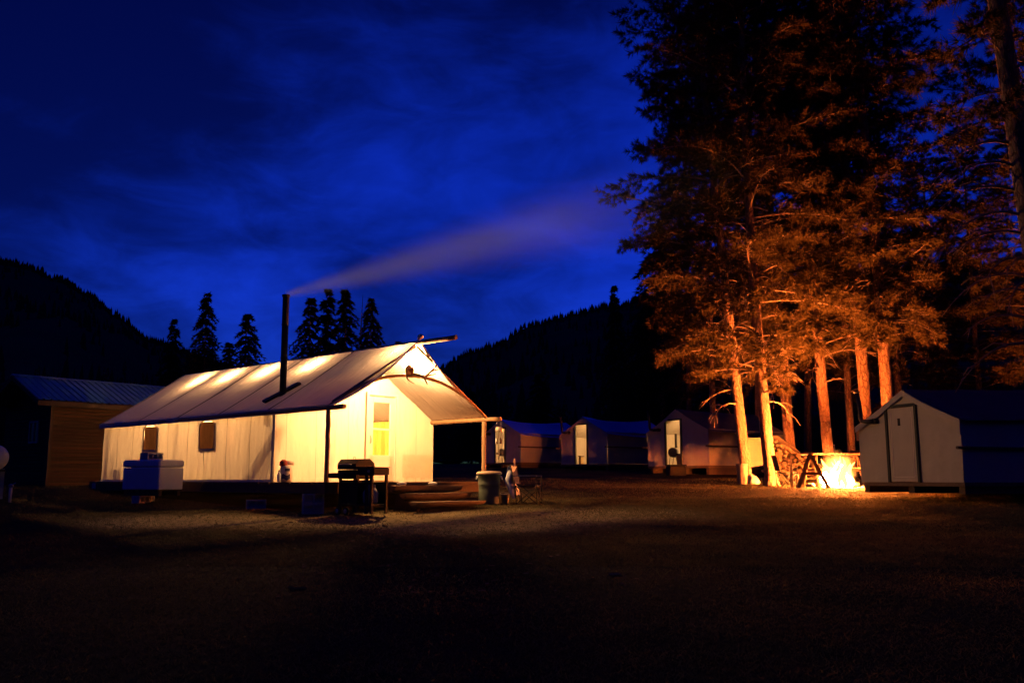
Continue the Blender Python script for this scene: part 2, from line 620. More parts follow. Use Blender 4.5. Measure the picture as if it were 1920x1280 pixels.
def bark_mat():
    m = bpy.data.materials.new('bark')
    m.use_nodes = True
    nt = m.node_tree
    p = nt.nodes['Principled BSDF']
    p.inputs['Roughness'].default_value = 1.0
    p.inputs['Specular IOR Level'].default_value = 0.1
    t = nd(nt, 'ShaderNodeTexCoord')
    mp1 = nd(nt, 'ShaderNodeMapping')
    mp1.inputs['Scale'].default_value = (1, 1, .3)
    nt.links.new(t.outputs['Object'], mp1.inputs[0])
    nz1 = nd(nt, 'ShaderNodeTexNoise', ins={'Scale': 7.0, 'Detail': 6.0})
    nt.links.new(mp1.outputs[0], nz1.inputs['Vector'])
    wob = nd(nt, 'ShaderNodeMix', data_type='VECTOR')
    wob.inputs['Factor'].default_value = .12
    nt.links.new(mp1.outputs[0], wob.inputs['A'])
    nt.links.new(nz1.outputs['Color'], wob.inputs['B'])
    vo = nd(nt, 'ShaderNodeTexVoronoi', feature='DISTANCE_TO_EDGE', ins={'Scale': 17.0})
    nt.links.new(wob.outputs['Result'], vo.inputs['Vector'])
    rp1 = nd(nt, 'ShaderNodeMapRange')
    rp1.inputs['From Max'].default_value = .10
    nt.links.new(vo.outputs['Distance'], rp1.inputs['Value'])
    mul = nd(nt, 'ShaderNodeMath', operation='MULTIPLY')
    nt.links.new(rp1.outputs[0], mul.inputs[0])
    nt.links.new(nz1.outputs['Fac'], mul.inputs[1])
    cr = nd(nt, 'ShaderNodeValToRGB')
    cr.color_ramp.elements[0].position = .05
    cr.color_ramp.elements[0].color = (.17, .100, .068, 1)
    cr.color_ramp.elements[1].position = .62
    cr.color_ramp.elements[1].color = (.31, .195, .135, 1)
    nt.links.new(mul.outputs[0], cr.inputs[0])
    nt.links.new(cr.outputs[0], p.inputs['Base Color'])
    bp = nd(nt, 'ShaderNodeBump', ins={'Strength': 1.0, 'Distance': 0.05})
    nt.links.new(mul.outputs[0], bp.inputs['Height'])
    nt.links.new(bp.outputs[0], p.inputs['Normal'])
    return m


M['bark'] = bark_mat()
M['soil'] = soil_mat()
M['dry_grass'] = leaf_mat('dry_grass', (.055, .052, .026), (.165, .150, .080), .30)
build_ground()


def build_grass():
    """Short dry grass in loose patches over the yard."""
    n = 720000
    d = np.where(rng.random(n) < .45, rng.uniform(11, 22, n), rng.uniform(5.0, 31, n))
    px = rng.uniform(-420, 2360, n)
    x = (px - 960) / FPX * d
    # thin where trodden and thinner to brighten the porch lamp's pool, bare under the deck and on the fire's ash
    worn = np.minimum(1, np.minimum(((x + .6) / 4.6) ** 2 + ((d - 16.8) / 3.0) ** 2, ((x + 5.2) / 3.2) ** 2 + ((d - 16.4) / 1.9) ** 2) + .35 * np.array([nz(a * .9, b * .9, 2) for a, b in zip(x, d)]))
    keep = (rng.random(n) < .10 + .90 * np.clip(worn, 0, 1) ** 1.5) & (((x - 9.3) ** 2 + (d - 25.0) ** 2) > 1.2)
    ta = (x - TX) * math.cos(TYAW) + (d - TY) * math.sin(TYAW)
    tb = -(x - TX) * math.sin(TYAW) + (d - TY) * math.cos(TYAW)
    keep &= ~((np.abs(ta) < 2.4) & (tb > -2.0) & (tb < 8))
    x, d = x[keep], d[keep]
    n = len(x)
    gx = np.arange(-27, 27, .12)
    gy = np.arange(4.5, 32, .12)
    G = np.array([[ground_z(a, b) for a in gx] for b in gy])
    fx, fy = (x - gx[0]) / .12, (d - gy[0]) / .12
    ix, iy = np.clip(fx.astype(int), 0, len(gx) - 2), np.clip(fy.astype(int), 0, len(gy) - 2)
    ux, uy = fx - ix, fy - iy
    z = G[iy, ix] * (1 - ux) * (1 - uy) + G[iy, ix + 1] * ux * (1 - uy) + G[iy + 1, ix] * (1 - ux) * uy + G[iy + 1, ix + 1] * ux * uy
    h = rng.uniform(.010, .030, n) * (1 + (rng.random(n) > .985) * 1.0)
    w = rng.uniform(.005, .010, n)
    an = rng.uniform(0, 2 * PI, n)
    ln = rng.uniform(.5, 2.4, n)
    t = np.zeros((n, 3, 3))
    t[:, 0] = np.stack([x + np.cos(an) * w, d + np.sin(an) * w, z - .004], 1)
    t[:, 1] = np.stack([x - np.cos(an) * w, d - np.sin(an) * w, z - .004], 1)
    a2 = rng.uniform(0, 2 * PI, n)
    t[:, 2] = np.stack([x + np.cos(a2) * h * ln, d + np.sin(a2) * h * ln, z + h], 1)
    o = link('dry_grass', tri_mesh('dry_grass', t, 'dry_grass'))
    o['kind'] = 'stuff'
    tag(o, 'short dry trampled grass over the camp yard', 'grass')


build_grass()


def build_litter():
    """Wood chips and straw by the steps: too many to count."""
    mb = MB()
    for k in range(260):
        d = random.uniform(9, 19.5)
        x = (random.gauss(820, 260) - 960) / FPX * d
        z = ground_z(x, d)
        s = random.uniform(.012, .035) * (1.5 if k % 9 == 0 else 1)
        m = Matrix.Rotation(random.uniform(0, PI), 3, 'Z') @ Matrix.Rotation(random.uniform(-.5, .5), 3, 'X')
        mb.box((x, d, z + s * .25), (s * random.uniform(1, 3), s, s * .45), mtx=m)
    o = mb.build('wood_chips', 'wood_cut', None, 'stuff')
    tag(o, 'pale wood chips scattered on the dirt before the porch steps', 'wood chips')


build_litter()

# ------------------------------------------------------------------ mountains and far forest


def smooth01(t):
    t = max(0.0, min(1.0, t))
    return t * t * (3 - 2 * t)


def hill(name, prof, y0, y1, px0, px1, seed):
    """A real mountainside: for each bearing the ridge reaches the given height, falling away in front and behind."""
    xs = [p[0] for p in prof]
    zs = [p[1] for p in prof]

    def surf(px, y):
        py = float(np.interp(px, xs, zs))
        ridge = CAMZ + (HOR - py) / FPX * y1 + 9 * nz(px * .021, seed)
        t = (y - y0) / (y1 - y0)
        base = 3 + y * .008
        if t <= 1:
            h = base + (ridge - base) * (t ** 1.15)
            h += min(1, t * 3) * (1 - t) * 30 * nz(px * .006, y * .004, seed)
        else:
            h = ridge - (t - 1) * (ridge - base) * 1.1
        return Vector(((px - 960) / FPX * y, y, h))
    nu, nv = 90, 26
    mb = MB()
    mb.grid(lambda i, j: surf(px0 + (px1 - px0) * i / nu, y0 + (y1 * 1.45 - y0) * (j / nv)), nu, nv)
    mb.build(name, 'hill', None, 'structure')
    # conifers standing on it, as one mass
    tris = []
    n = 5200
    for k in range(n):
        px = random.uniform(px0, px1)
        y = y1 * random.uniform(.93, 1.01) if k % 2 else random.uniform(y0 * 1.1, y1)
        if k % 2 == 0 and nz(px * .012, y * .006, seed + 5) < -.12:
            continue
        p = surf(px, y)
        h = random.uniform(4.5, 10.5) * (1.25 if random.random() < .1 else 1)
        r = h * random.uniform(.17, .26)
        a0 = random.uniform(0, PI)
        for lo, hi, rr in ((0, .62, 1), (.4, 1, .62)):
            top = p + Vector((random.uniform(-.2, .2), 0, h * hi))
            c = [p + Vector((math.cos(a0 + q * PI * .5) * r * rr, math.sin(a0 + q * PI * .5) * r * rr, h * lo - .5)) for q in range(4)]
            for q in range(4):
                tris.append((c[q], c[(q + 1) % 4], top))
    o = link('forest', tri_mesh('forest', np.array([[tuple(v) for v in t] for t in tris]), 'needles_far'))
    o['kind'] = 'stuff'
    return o


f1 = hill('mountain', [(-700, 470), (-400, 440), (-150, 445), (0, 488), (60, 505), (110, 527), (165, 562), (200, 590), (240, 615), (280, 640),
                       (330, 658), (420, 692), (520, 725), (640, 760), (760, 800), (860, 840)], 160, 1300, -700, 860, 3)
tag(f1, 'dark conifers covering the long slope behind the cabin', 'forest')
f2 = hill('mountain', [(700, 760), (780, 715), (835, 683), (880, 662), (935, 648), (965, 628), (990, 612), (1040, 597), (1090, 586), (1150, 570), (1200, 560),
                       (1300, 548), (1500, 520), (1800, 490), (2200, 470), (2600, 480)], 170, 1400, 700, 2600, 11)
tag(f2, 'dark conifers on the mountain rising beyond the small tents', 'forest')

# unseen mountain added behind the camera to block the low back sky
mb = MB()
mb.grid(lambda i, j: Vector((-1500 + 3000 * i / 60, -34 - 900 * (j / 20) ** 1.3, -1.0 + 260 * smooth01((j / 20 - .04) * 1.05) * (1 + .25 * nz(i * .13, 7)) + (1 if j else 0) * 6 * nz(i * .5, j * .5, 2))), 60, 20)
mb.build('mountain', 'hill', None, 'structure')

# ------------------------------------------------------------------ trees


def unit(n):
    v = rng.normal(size=(n, 3))
    return v / np.linalg.norm(v, axis=1, keepdims=True)


def tufts(C, D, per, length, width, spread):
    """Bursts of needles: at each centre C along direction D."""
    n = len(C)
    C = np.repeat(C, per, 0)
    D = np.repeat(D, per, 0)
    d = D + unit(len(C)) * spread
    d /= np.linalg.norm(d, axis=1, keepdims=True)
    L = length * rng.uniform(.6, 1.25, (len(C), 1))
    s = np.cross(d, unit(len(C)))
    s /= np.linalg.norm(s, axis=1, keepdims=True) + 1e-9
    t = np.zeros((len(C), 3, 3))
    w = width * rng.uniform(.7, 1.3, (len(C), 1)) * .5
    t[:, 0] = C + s * w
    t[:, 1] = C - s * w
    t[:, 2] = C + d * L
    return t


def limb_path(base, az, length, rise, droop, n=6):
    out = []
    wob = random.uniform(-.35, .35)
    for k in range(n + 1):
        s = k / n
        a = az + wob * s * s
        out.append(base + Vector((math.cos(a) * length * s, math.sin(a) * length * s, rise * length * s - droop * length * s * s)))
    return out


def trunk_point(path, z):
    for a, b in zip(path, path[1:]):
        if z <= b.z:
            t = (z - a.z) / max(1e-6, b.z - a.z)
            return a.lerp(b, max(0, min(1, t)))
    return path[-1].copy()


def make_pine(seed, H, h0, Rmax, r0, density=1.0, bend=.25):
    """Returns meshes (trunk, limbs, crown) of a tall loose pine with long needles."""
    random.seed(seed)
    np_seed(seed)
    path, rad = [], []
    ph = random.uniform(0, 6.28)
    for k in range(15):
        t = k / 14
        z = H * t
        path.append(Vector((bend * math.sin(t * 3.1 + ph) - bend * math.sin(ph) * (1 - t), bend * math.cos(t * 2.3 + ph) - bend * math.cos(ph) * (1 - t), z)))
        rad.append(r0 * (1 - t) ** .75 * (1.0 if k else 1.35) + .015)
    path.insert(1, path[0] + Vector((0, 0, .35)))
    rad.insert(1, r0 * 1.06)
    mb = MB()
    mb.tube(path, rad, 12)
    # root flare and uneven bark outline
    vs = []
    for (x, y, z) in mb.v:
        c = trunk_point(path, z)
        d = Vector((x - c.x, y - c.y, 0))
        k = 1 + .13 * nz(x * 6 + seed, y * 6, z * 1.1) + .05 * nz(x * 20, y * 20, z * 6)
        if z < .05:
            k *= 1 + .3 * max(0, math.sin(math.atan2(d.y, d.x) * 4 + seed))
        vs.append((c.x + d.x * k, c.y + d.y * k, z - (.12 if z < .05 else 0)))
    mb.v = vs
    trunk = mb
    limbs = MB()
    C, D = [], []
    z = h0
    az = random.uniform(0, 6.28)
    while z < H - .4:
        t = (z - h0) / (H - h0)
        prof = min(1.0, .62 + 1.6 * t) * (1 - t) ** .55
        L = Rmax * prof * random.uniform(.55, 1.18) + .25
        if random.random() < .07:
            L *= 1.35
        az += 2.4 + random.uniform(-.5, .5)
        rise = random.uniform(-.08, .48) + .40 * t
        droop = random.uniform(.20, .50) * (1 - t * .6)
        b = trunk_point(path, z)
        p = limb_path(b, az, L, rise, droop)
        limbs.tube(p, [max(.006, .020 * (L / 2) ** .7 * (1 - .85 * k / 6) + .004) for k in range(7)], 4, cap=False)
        # side twigs carry the tufts
        ns = max(5, int(L * 10 * density))
        for q in range(ns):
            s = .24 + .76 * (q + random.random()) / ns
            i = min(5, int(s * 6))
            c = p[i].lerp(p[i + 1], s * 6 - i)
            dirv = (p[i + 1] - p[i]).normalized()
            side = Vector((-dirv.y, dirv.x, 0)).normalized() * (1 if q % 2 else -1)
            tl = random.uniform(.25, .62) * (1.15 - s * .6) * (.6 + .25 * L)
            td = (dirv * random.uniform(.4, .9) + side * random.uniform(.5, 1) + Vector((0, 0, random.uniform(-.55, .5)))).normalized()
            e = c + td * tl
            limbs.tube([c, c + td * tl * .5 + Vector((0, 0, .02)), e], [.007, .005, .003], 3, cap=False)
            for w_ in (.45, .8, 1.0):
                C.append(c + td * tl * w_)
                D.append(td)
        C.append(p[-1])
        D.append((p[-1] - p[-2]).normalized())
        z += random.uniform(.10, .24) * (1.15 - .5 * t) / density ** .4
    for q in range(30):
        C.append(path[-1] + Vector((random.gauss(0, .1), random.gauss(0, .1), -random.random() * .8)))
        D.append(Vector((random.gauss(0, .4), random.gauss(0, .4), 1)).normalized())
    C = np.array([tuple(v) for v in C])
    D = np.array([tuple(v) for v in D])
    tr = tufts(C, D, 19, .22, .024, .95)
    return trunk, limbs, tr, path, rad


def np_seed(s):
    global rng
    rng = np.random.default_rng(s)


PINES = []
for i, (H, h0, Rm, r0, den) in enumerate([(23, 3.4, 3.3, .155, 1.0), (21, 3.9, 2.8, .150, .9), (24, 4.3, 2.9, .155, .85), (20, 3.3, 3.5, .170, 1.0), (22, 6.4, 2.6, .24, .8)]):
    tk, lb, tr, path, rad = make_pine(40 + i, H, h0, Rm, r0, den)
    a = tk.build('trunk', 'bark')
    b = lb.build('limbs', 'twig')
    cme = tri_mesh('crown', tr, 'needles')
    PINES.append(dict(trunk=a.data, limbs=b.data, crown=cme, path=path, rad=rad, H=H))
    bpy.data.objects.remove(a)
    bpy.data.objects.remove(b)

TREES = 'pine trees around the campfire'


def dead_branch(root, P, z, az, L, rng_seed):
    random.seed(rng_seed)
    b = trunk_point(P['path'], z)
    mb = MB()
    p = limb_path(b, az, L, random.uniform(.25, .6), random.uniform(.35, .85), 8)
    mb.tube(p, [max(.007, .034 * (1 - k / 8.8)) for k in range(9)], 5)
    for q in range(random.randint(2, 5)):
        i = random.randint(3, 7)
        d = (p[i] - p[i - 1]).normalized()
        side = Vector((-d.y, d.x, random.uniform(-.8, .6))) * random.choice((-1, 1))
        l2 = L * random.uniform(.15, .4)
        e1 = p[i] + (d * .8 + side * .5) * l2 * .5
        e2 = e1 + (d * .7 + side * .3 + Vector((0, 0, -.4))) * l2 * .5
        mb.tube([p[i], e1, e2], [.014, .010, .005], 4)
    return mb.build('branch', 'twig', root)


def pine(px, depth, var, rz, label, scale=1.0, lean=0.0, fat=1.0, dead=(), py=None):
    P = PINES[var]
    x = (px - 960) / FPX * depth
    z = ground_z(x, depth)
    r = thing('pine_tree', label, 'tree', (x, depth, z - .03), 0, TREES)
    r.rotation_euler = (random.uniform(-.01, .01), lean, rz)
    r.scale = (scale * fat, scale * fat, scale)
    if lean:
        r.rotation_euler = (Matrix.Rotation(lean, 3, 'Y') @ Matrix.Rotation(rz, 3, 'Z')).to_euler()
    link('trunk', P['trunk'], r)
    link('limbs', P['limbs'], r)
    link('crown', P['crown'], r)
    for k, (zz_, az, L) in enumerate(dead):
        dead_branch(r, P, zz_, az - rz, L, k * 13 + int(px))
    return r


def fan(n, z0, z1, seed):
    random.seed(seed)
    return [(z0 + (z1 - z0) * (k + random.random() * .7) / n, random.choice((random.uniform(-.9, .6), random.uniform(2.4, 4.1), random.uniform(3.9, 5.4))),
             random.uniform(.7, 1.9)) for k in range(n)]


# front row, lit by the fire
pine(1396, 27.9, 0, .4, 'leaning pine with a pale bin against its foot, nearest the tarp', 1.0, -.055, 1.0, fan(14, 2.4, 7.5, 1))
pine(1440, 26.2, 3, 2.1, 'thick pine with flared roots beside the camp chair and woodpile', 1.0, -.022, 1.0, fan(19, 2.2, 8.0, 2))
pine(1480, 30.6, 2, 1.2, 'pine rising straight behind the top of the woodpile', 1.02, -.02, 1.1, fan(11, 3, 8.0, 3))
pine(1551, 28.7, 1, 3.9, 'pine trunk standing directly behind the picnic table', 1.02, -.03, 1.1, fan(14, 3, 8.5, 4))
pine(1594, 32.5, 2, 5.0, 'slim pine behind the fire, between two thicker trunks', .92, -.006, .8, fan(12, 3, 9.5, 5))
pine(1624, 29.0, 1, .9, 'pine just beside the small tent stovepipe', 1.12, -.03, 1.05, fan(16, 4, 10.5, 6))
pine(1664, 28.2, 2, 2.7, 'pine rising behind the peak of the closed small tent', 1.05, -.025, 1.1, fan(19, 4, 10.5, 7))
pine(1692, 33.0, 1, 4.4, 'slender pine behind the dark roof of the closed small tent', .95, -.01, .85, fan(11, 3.5, 9, 8))
# right edge and unlit trees behind
pine(1995, 14.0, 4, .2, 'big pine with long bare limbs at the edge of the picture', 1.0, -.045, .8,
     [(3.3, 3.0, 1.7), (3.7, 3.3, 1.4), (4.0, 2.8, 1.8), (4.3, 3.4, 1.6), (4.7, 3.0, 1.5), (5.0, 3.2, 2.0), (5.4, 2.9, 1.7), (5.8, 3.3, 1.9), (4.2, 3.9, 1.3), (4.9, 4.1, 1.3), (3.9, 3.7, 1.5), (6.2, 3.1, 1.8), (2.9, 3.05, 1.9), (6.6, 2.9, 1.8)])
pine(1985, 30.0, 0, 1.0, 'full pine past the bare-limbed one, cut by the picture edge', 1.05, 0, 1.1)
pine(1335, 36.5, 3, .3, 'bushy dark pine standing behind the third open tent', 1.0, -.012, .7, fan(9, 2.5, 6, 9))
pine(1290, 43.0, 0, 3.3, 'outermost dark pine of the grove, toward the open sky', 1.12, 0, .68)
pine(1420, 41.0, 3, 5.2, 'dark full pine deep in the grove behind the leaning pine', 1.15, 0, 1.0)
pine(1510, 44.0, 1, 1.7, 'dark pine deep in the grove above the picnic table', 1.18, 0, 1.0)
pine(1760, 40.0, 3, 2.2, 'broad dark pine behind the closed small tent roof', .72, 0, 1.25)
pine(1840, 36.0, 0, 4.0, 'low dark pine between the closed tent and the bare-limbed pine', .62, 0, 1.3)
pine(1590, 46.0, 0, .8, 'tall dark pine farthest back in the grove', 1.1, 0, .9)


def make_spruce(seed, n_whorl=46, per=34, wide=.19):
    """A narrow conifer of unit height 1 and crown radius WIDE: meshes of trunk and crown."""
    np_seed(seed)
    random.seed(seed)
    mb = MB()
    mb.tube([(0, 0, 0), (.004, 0, .4), (0, .003, .8), (0, 0, .99)], [.014, .010, .005, .001], 6)
    T = []
    for k in range(n_whorl):
        t = (k + random.random()) / n_whorl
        z = .07 + .93 * t
        r = wide * (1 - t) ** .85 * random.uniform(.65, 1.12) + .008
        nb = max(4, int(per * (1 - t * .7) * .3))
        for q in range(nb):
            a = random.uniform(0, 2 * PI)
            rr = r * random.uniform(.6, 1.12)
            b = np.array([0, 0, z])
            for s in np.linspace(.12, 1, 7):
                c = np.array([math.cos(a) * rr * s, math.sin(a) * rr * s, z + .15 * rr * s - .62 * rr * s * s])
                for w_ in range(7):
                    d = np.array([math.cos(a + random.gauss(0, .8)), math.sin(a + random.gauss(0, .8)), random.gauss(-.35, .35)])
                    d /= np.linalg.norm(d)
                    sd = np.cross(d, np.array([random.gauss(0, 1), random.gauss(0, 1), random.gauss(0, 1)]))
                    sd /= np.linalg.norm(sd) + 1e-9
                    L = random.uniform(.018, .036)
                    T.append((c + sd * .0048, c - sd * .0048, c + d * L * 1.05))
    return mb, np.array(T)


SPRUCES = []
for i, (w, nw) in enumerate([(.28, 48), (.42, 56), (.38, 58)]):
    tk, tr = make_spruce(90 + i, nw, 34, w)
    a = tk.build('trunk', 'bark')
    SPRUCES.append((a.data, tri_mesh('crown', tr, 'needles_dark')))
    bpy.data.objects.remove(a)


def spruce(px, top_y, depth, var, rz, label, fat=1.0, group='dark conifers beyond the camp'):
    x = (px - 960) / FPX * depth
    z = ground_z(x, depth)
    h = CAMZ + (HOR - top_y) / FPX * depth - z
    r = thing('conifer_tree', label, 'tree', (x, depth, z), rz, group)
    r.scale = (h * fat, h * fat, h)
    link('trunk', SPRUCES[var][0], r)
    link('crown', SPRUCES[var][1], r)
    return r


spruce(318, 597, 78, 0, .3, 'small conifer tip between the mountain slope and the tallest lone conifer', .8)
spruce(378, 547, 70, 2, 1.2, 'tall ragged conifer standing alone behind the far end of the lit tent', .72)
spruce(456, 584, 66, 1, 2.2, 'bushy conifer right of the tall ragged one, over the tent ridge', .9)
spruce(425, 640, 72, 1, 4.2, 'low conifer tucked against the bushy one above the tent ridge', .95)
spruce(576, 553, 68, 1, .7, 'conifer just right of the stovepipe, first of the tight cluster', .78)
spruce(609, 539, 74, 0, 3.0, 'narrow pointed conifer in the middle of the tight cluster', .9)
spruce(643, 537, 66, 1, 4.6, 'broadest conifer of the tight cluster above the tent roof', .85)
spruce(691, 557, 70, 2, 5.5, 'last conifer of the tight cluster, toward the porch peak', .72)
spruce(745, 640, 80, 0, 1.5, 'little conifer low behind the ridge next to the porch lamp', .9)
spruce(1156, 532, 150, 0, .2, 'lone conifer tip on the skyline beside the pine grove', .6)
spruce(1243, 415, 58, 2, 1.1, 'solid dark conifer standing against the sky in front of the grove', .95)
spruce(1215, 600, 64, 1, 3.1, 'low dark conifer left of the solid one, behind the middle open tent', 1.0)
spruce(1010, 700, 76, 1, 2.0, 'low dark conifer behind the first open tent', 1.2)
spruce(885, 735, 80, 2, 4.0, 'short dark conifer behind the hanging chime', 1.1)
# a bare snag in the cluster
sx = (672 - 960) / FPX * 69
sn = thing('dead_tree', 'thin bare snag poking up between the cluster conifers', 'tree', (sx, 69, ground_z(sx, 69)))
mb = MB()
mb.tube([(0, 0, 0), (.1, 0, 6), (.03, 0, 10), (.12, 0, 13.0)], [.12, .09, .05, .015], 6)
mb.build('trunk', 'bark', sn)
mb = MB()
for k in range(14):
    a = k * 2.4
    mb.tube([(.06, 0, 5 + k * .5), (.06 + .5 * math.cos(a), .5 * math.sin(a), 5 + k * .5 - .1)], [.02, .008], 4)
mb.build('limbs', 'twig', sn)

# a wood behind the camp that reads as one dark mass
T = []
random.seed(21)
for k in range(420):
    d = random.uniform(82, 150)
    px = random.uniform(-500, 2500)
    x = (px - 960) / FPX * d
    z = ground_z(x, d)
    h = random.uniform(5, 9.5) + (2.5 if px < 250 or px > 1250 else 0)
    for q in range(90):
        t = random.random() ** .7
        a = random.uniform(0, 2 * PI)
        r = h * .20 * (1 - t) * random.uniform(.3, 1.1) + .05
        c = Vector((x + math.cos(a) * r, d + math.sin(a) * r, z + h * (.04 + .96 * t)))
        w = .28 * (1.2 - t)
        T.append(((c.x - w, c.y, c.z), (c.x + w, c.y + random.uniform(-w, w), c.z - w * .3), (c.x + random.uniform(-w, w), c.y, c.z + random.uniform(.5, 1.2) * (1.2 - t))))
o = link('forest', tri_mesh('forest', np.array(T), 'needles_dark'))
o['kind'] = 'stuff'
tag(o, 'dark low wood along the foot of the mountains behind the camp', 'forest')

# ------------------------------------------------------------------ the big lit wall tent
TX, TY, TZ, TYAW = -3.518, 20.785, .954, .851
tc_, ts_ = math.cos(TYAW), math.sin(TYAW)


def t2w(p):
    return Vector((TX + p[0] * tc_ - p[1] * ts_, TY + p[0] * ts_ + p[1] * tc_, TZ + p[2]))


def w2t(p):
    dx, dy = p[0] - TX, p[1] - TY
    return Vector((dx * tc_ + dy * ts_, -dx * ts_ + dy * tc_, p[2] - TZ))


def t_hit(px, py, axis, val):
    """Point of the tent's own space where the sight line crosses the plane axis = val."""
    a = w2t((0, 0, CAMZ))
    b = w2t(at(px, py, 1.0)) - a
    return a + b * ((val - a[axis]) / b[axis])


AL, AR = -2.22, 2.37          # side walls
RZ, EZ, EA = 3.04, 1.50, 2.33  # ridge height, eave height, eave half width
TLEN = 7.9

tent = thing('wall_tent', 'long glowing canvas wall tent with open log porch', 'tent', (TX, TY, TZ), TYAW)


def sag(s, b):
    """How far the roof cloth hangs below the straight slope: more at the open porch, and between rafters."""
    f = max(0, min(1, (-b - .2) / 1.6))
    bay = (b - .1) / 1.94
    bay -= math.floor(bay)
    return math.sin(PI * s) * (.035 + .10 * f) + (.018 * math.sin(PI * bay) ** 2) * math.sin(PI * min(1, s * 1.1))


def roof_pt(side, s, b):
    a = side * EA * s
    z = RZ - (RZ - EZ) * s - sag(s, b) - .012 * math.sin(PI * ((b + 2) / 9.9))
    z += .008 * nz(a * 1.3, b * 5.5, 5 + side) + .006 * nz(a * .8, b * 12, 8)
    return Vector((a, b, z))


def roof_front(side, s):
    return -1.97 - .14 * s if side < 0 else -1.97 + .16 * s


mb = MB()
nb_, ns_ = 150, 22
for side in (-1, 1):
    def fn(i, j, side=side):
        s = j / ns_
        b0 = roof_front(side, s)
        b = b0 + (TLEN + .06 - b0) * i / nb_
        return roof_pt(side, s, b)
    mb.grid(fn, nb_, ns_)
mb.build('roof', 'canvas_roof', tent)

# seams of double cloth over the rafters, coloured dark for the rafters' shade
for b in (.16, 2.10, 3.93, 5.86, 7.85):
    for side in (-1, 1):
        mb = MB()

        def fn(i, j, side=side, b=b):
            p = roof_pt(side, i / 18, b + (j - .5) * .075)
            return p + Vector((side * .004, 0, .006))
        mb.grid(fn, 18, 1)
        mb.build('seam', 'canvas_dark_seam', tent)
for b in (-.86, 1.13, 3.0, 4.9, 6.85):
    mb = MB()
    mb.grid(lambda i, j: roof_pt(-1, i / 18, b + (j - .5) * .012) + Vector((-.003, 0, .005)), 18, 1)
    mb.build('seam', 'canvas_roof', tent)
# hem hanging along each eave, and the rolled edge of the porch roof
for side in (-1, 1):
    mb = MB()

    def fn(i, j, side=side):
        b0 = roof_front(side, 1)
        b = b0 + (TLEN + .06 - b0) * i / 60
        p = roof_pt(side, 1, b)
        return p + Vector((side * (.012 + .012 * nz(b * 2, side)), 0, .012 - (.115 + .012 * nz(b * 3, 2)) * j))
    mb.grid(fn, 60, 1)
    mb.build('hem', 'canvas_hem', tent)
    mb = MB()
    mb.tube([roof_pt(side, k / 20, roof_front(side, k / 20)) + Vector((0, -.008, 0)) for k in range(21)], .016, 6)
    mb.build('rolled_edge', 'canvas_hem', tent)


def wall_fold(u, z, top, seed):
    """Folds of the wall cloth: pulls radiating from the pegs at the foot, soft waves above."""
    k = (1 - z / top)
    return .030 * nz(u * 1.7, z * .7, seed) + .055 * k * k * nz(u * 6.5 + z * 2.6 * nz(u * .9, seed), z * .4, seed + 2) + .016 * nz(u * 11 + z * 1.5, z * 1.2, seed + 4)


W1 = (5.03, 5.68, .74, 1.40)
W2 = (2.38, 3.03, .71, 1.405)


def in_window(b, z):
    for b0, b1, z0, z1 in (W1, W2):
        if b0 < b < b1 and z0 < z < z1:
            r = .19
            if z > z1 - r:
                for c in (b0 + r, b1 - r):
                    if (b < b0 + r and c == b0 + r) or (b > b1 - r and c == b1 - r):
                        if math.hypot(b - c, z - z1 + r) > r:
                            return False
            return True
    return False


WTOP = 1.56
nbw, nzw = 260, 50


def lw(b, z):
    return Vector((AL + wall_fold(b, z, WTOP, 1), b, z))


mb = MB()
mb.grid(lambda i, j: lw(TLEN * i / nbw, WTOP * j / nzw), nbw, nzw,
        keep=lambda i, j: not in_window(TLEN * (i + .5) / nbw, WTOP * (j + .5) / nzw))
mb.build('side_wall', 'canvas_side', tent)
mb = MB()
mb.grid(lambda i, j: Vector((AR, TLEN * i / 40, WTOP * j / 8)), 40, 8)
mb.build('side_wall', 'canvas_side', tent)
for b in (7.07, 6.23, 4.46, 3.54, 2.78, 1.87, .92):
    mb = MB()
    z0, z1 = 0, 1.44
    if b == 2.78:
        z1 = .70
    mb.grid(lambda i, j: lw(b + (j - .5) * .020 + .02 * (i / 14), z0 + (z1 - z0) * i / 14) + Vector((-.005, 0, 0)), 14, 1)
    mb.build('seam', 'canvas_seam', tent)
mb = MB()
mb.grid(lambda i, j: Vector((AL - .02 - .03 * j / 2 + .012 * nz(i * .5, j), TLEN * i / 80, .05 - .035 * j)), 80, 2)
mb.build('sod_cloth', 'canvas_hem', tent)
for (b0, b1, z0, z1) in (W1, W2):
    win = MB()
    win.grid(lambda i, j: Vector((AL + .03 + .014 * nz(i * .8, j * .25, b0), b0 - .06 + (b1 - b0 + .12) * i / 14,
                                  z0 - .02 + (z1 - z0 - .018 - .025 * (i > 9) * 0 - .02 * (1 - i / 14)) * j / 12)), 14, 12)
    w = win.build('window_screen', 'screen', tent)
    fr = MB()
    r = .19
    pts = [(b0, z0), (b1, z0), (b1, z1 - r)] + [(b1 - r + r * math.cos(a), z1 - r + r * math.sin(a)) for a in (.5, 1.0, 1.57)] + \
          [(b0 + r + r * math.cos(a), z1 - r + r * math.sin(a)) for a in (1.57, 2.1, 2.6)] + [(b0, z1 - r), (b0, z0)]
    fr.tube([lw(p[0], p[1]) + Vector((-.008, 0, 0)) for p in pts], .014, 5)
    fr.build('window_frame', 'canvas_seam', w)
    ti = MB()
    ti.grid(lambda i, j: lw(b0 + (b1 - b0) * i / 6, z0 + .004 + .035 * j) + Vector((-.02, 0, 0)), 6, 1)
    ti.build('window_sill', 'canvas_hem', w)


def gtop(a):
    side = -1 if a < 0 else 1
    return roof_pt(side, min(1, abs(a) / EA), .06).z - .004


DOOR = (.24, 1.11, 2.0)


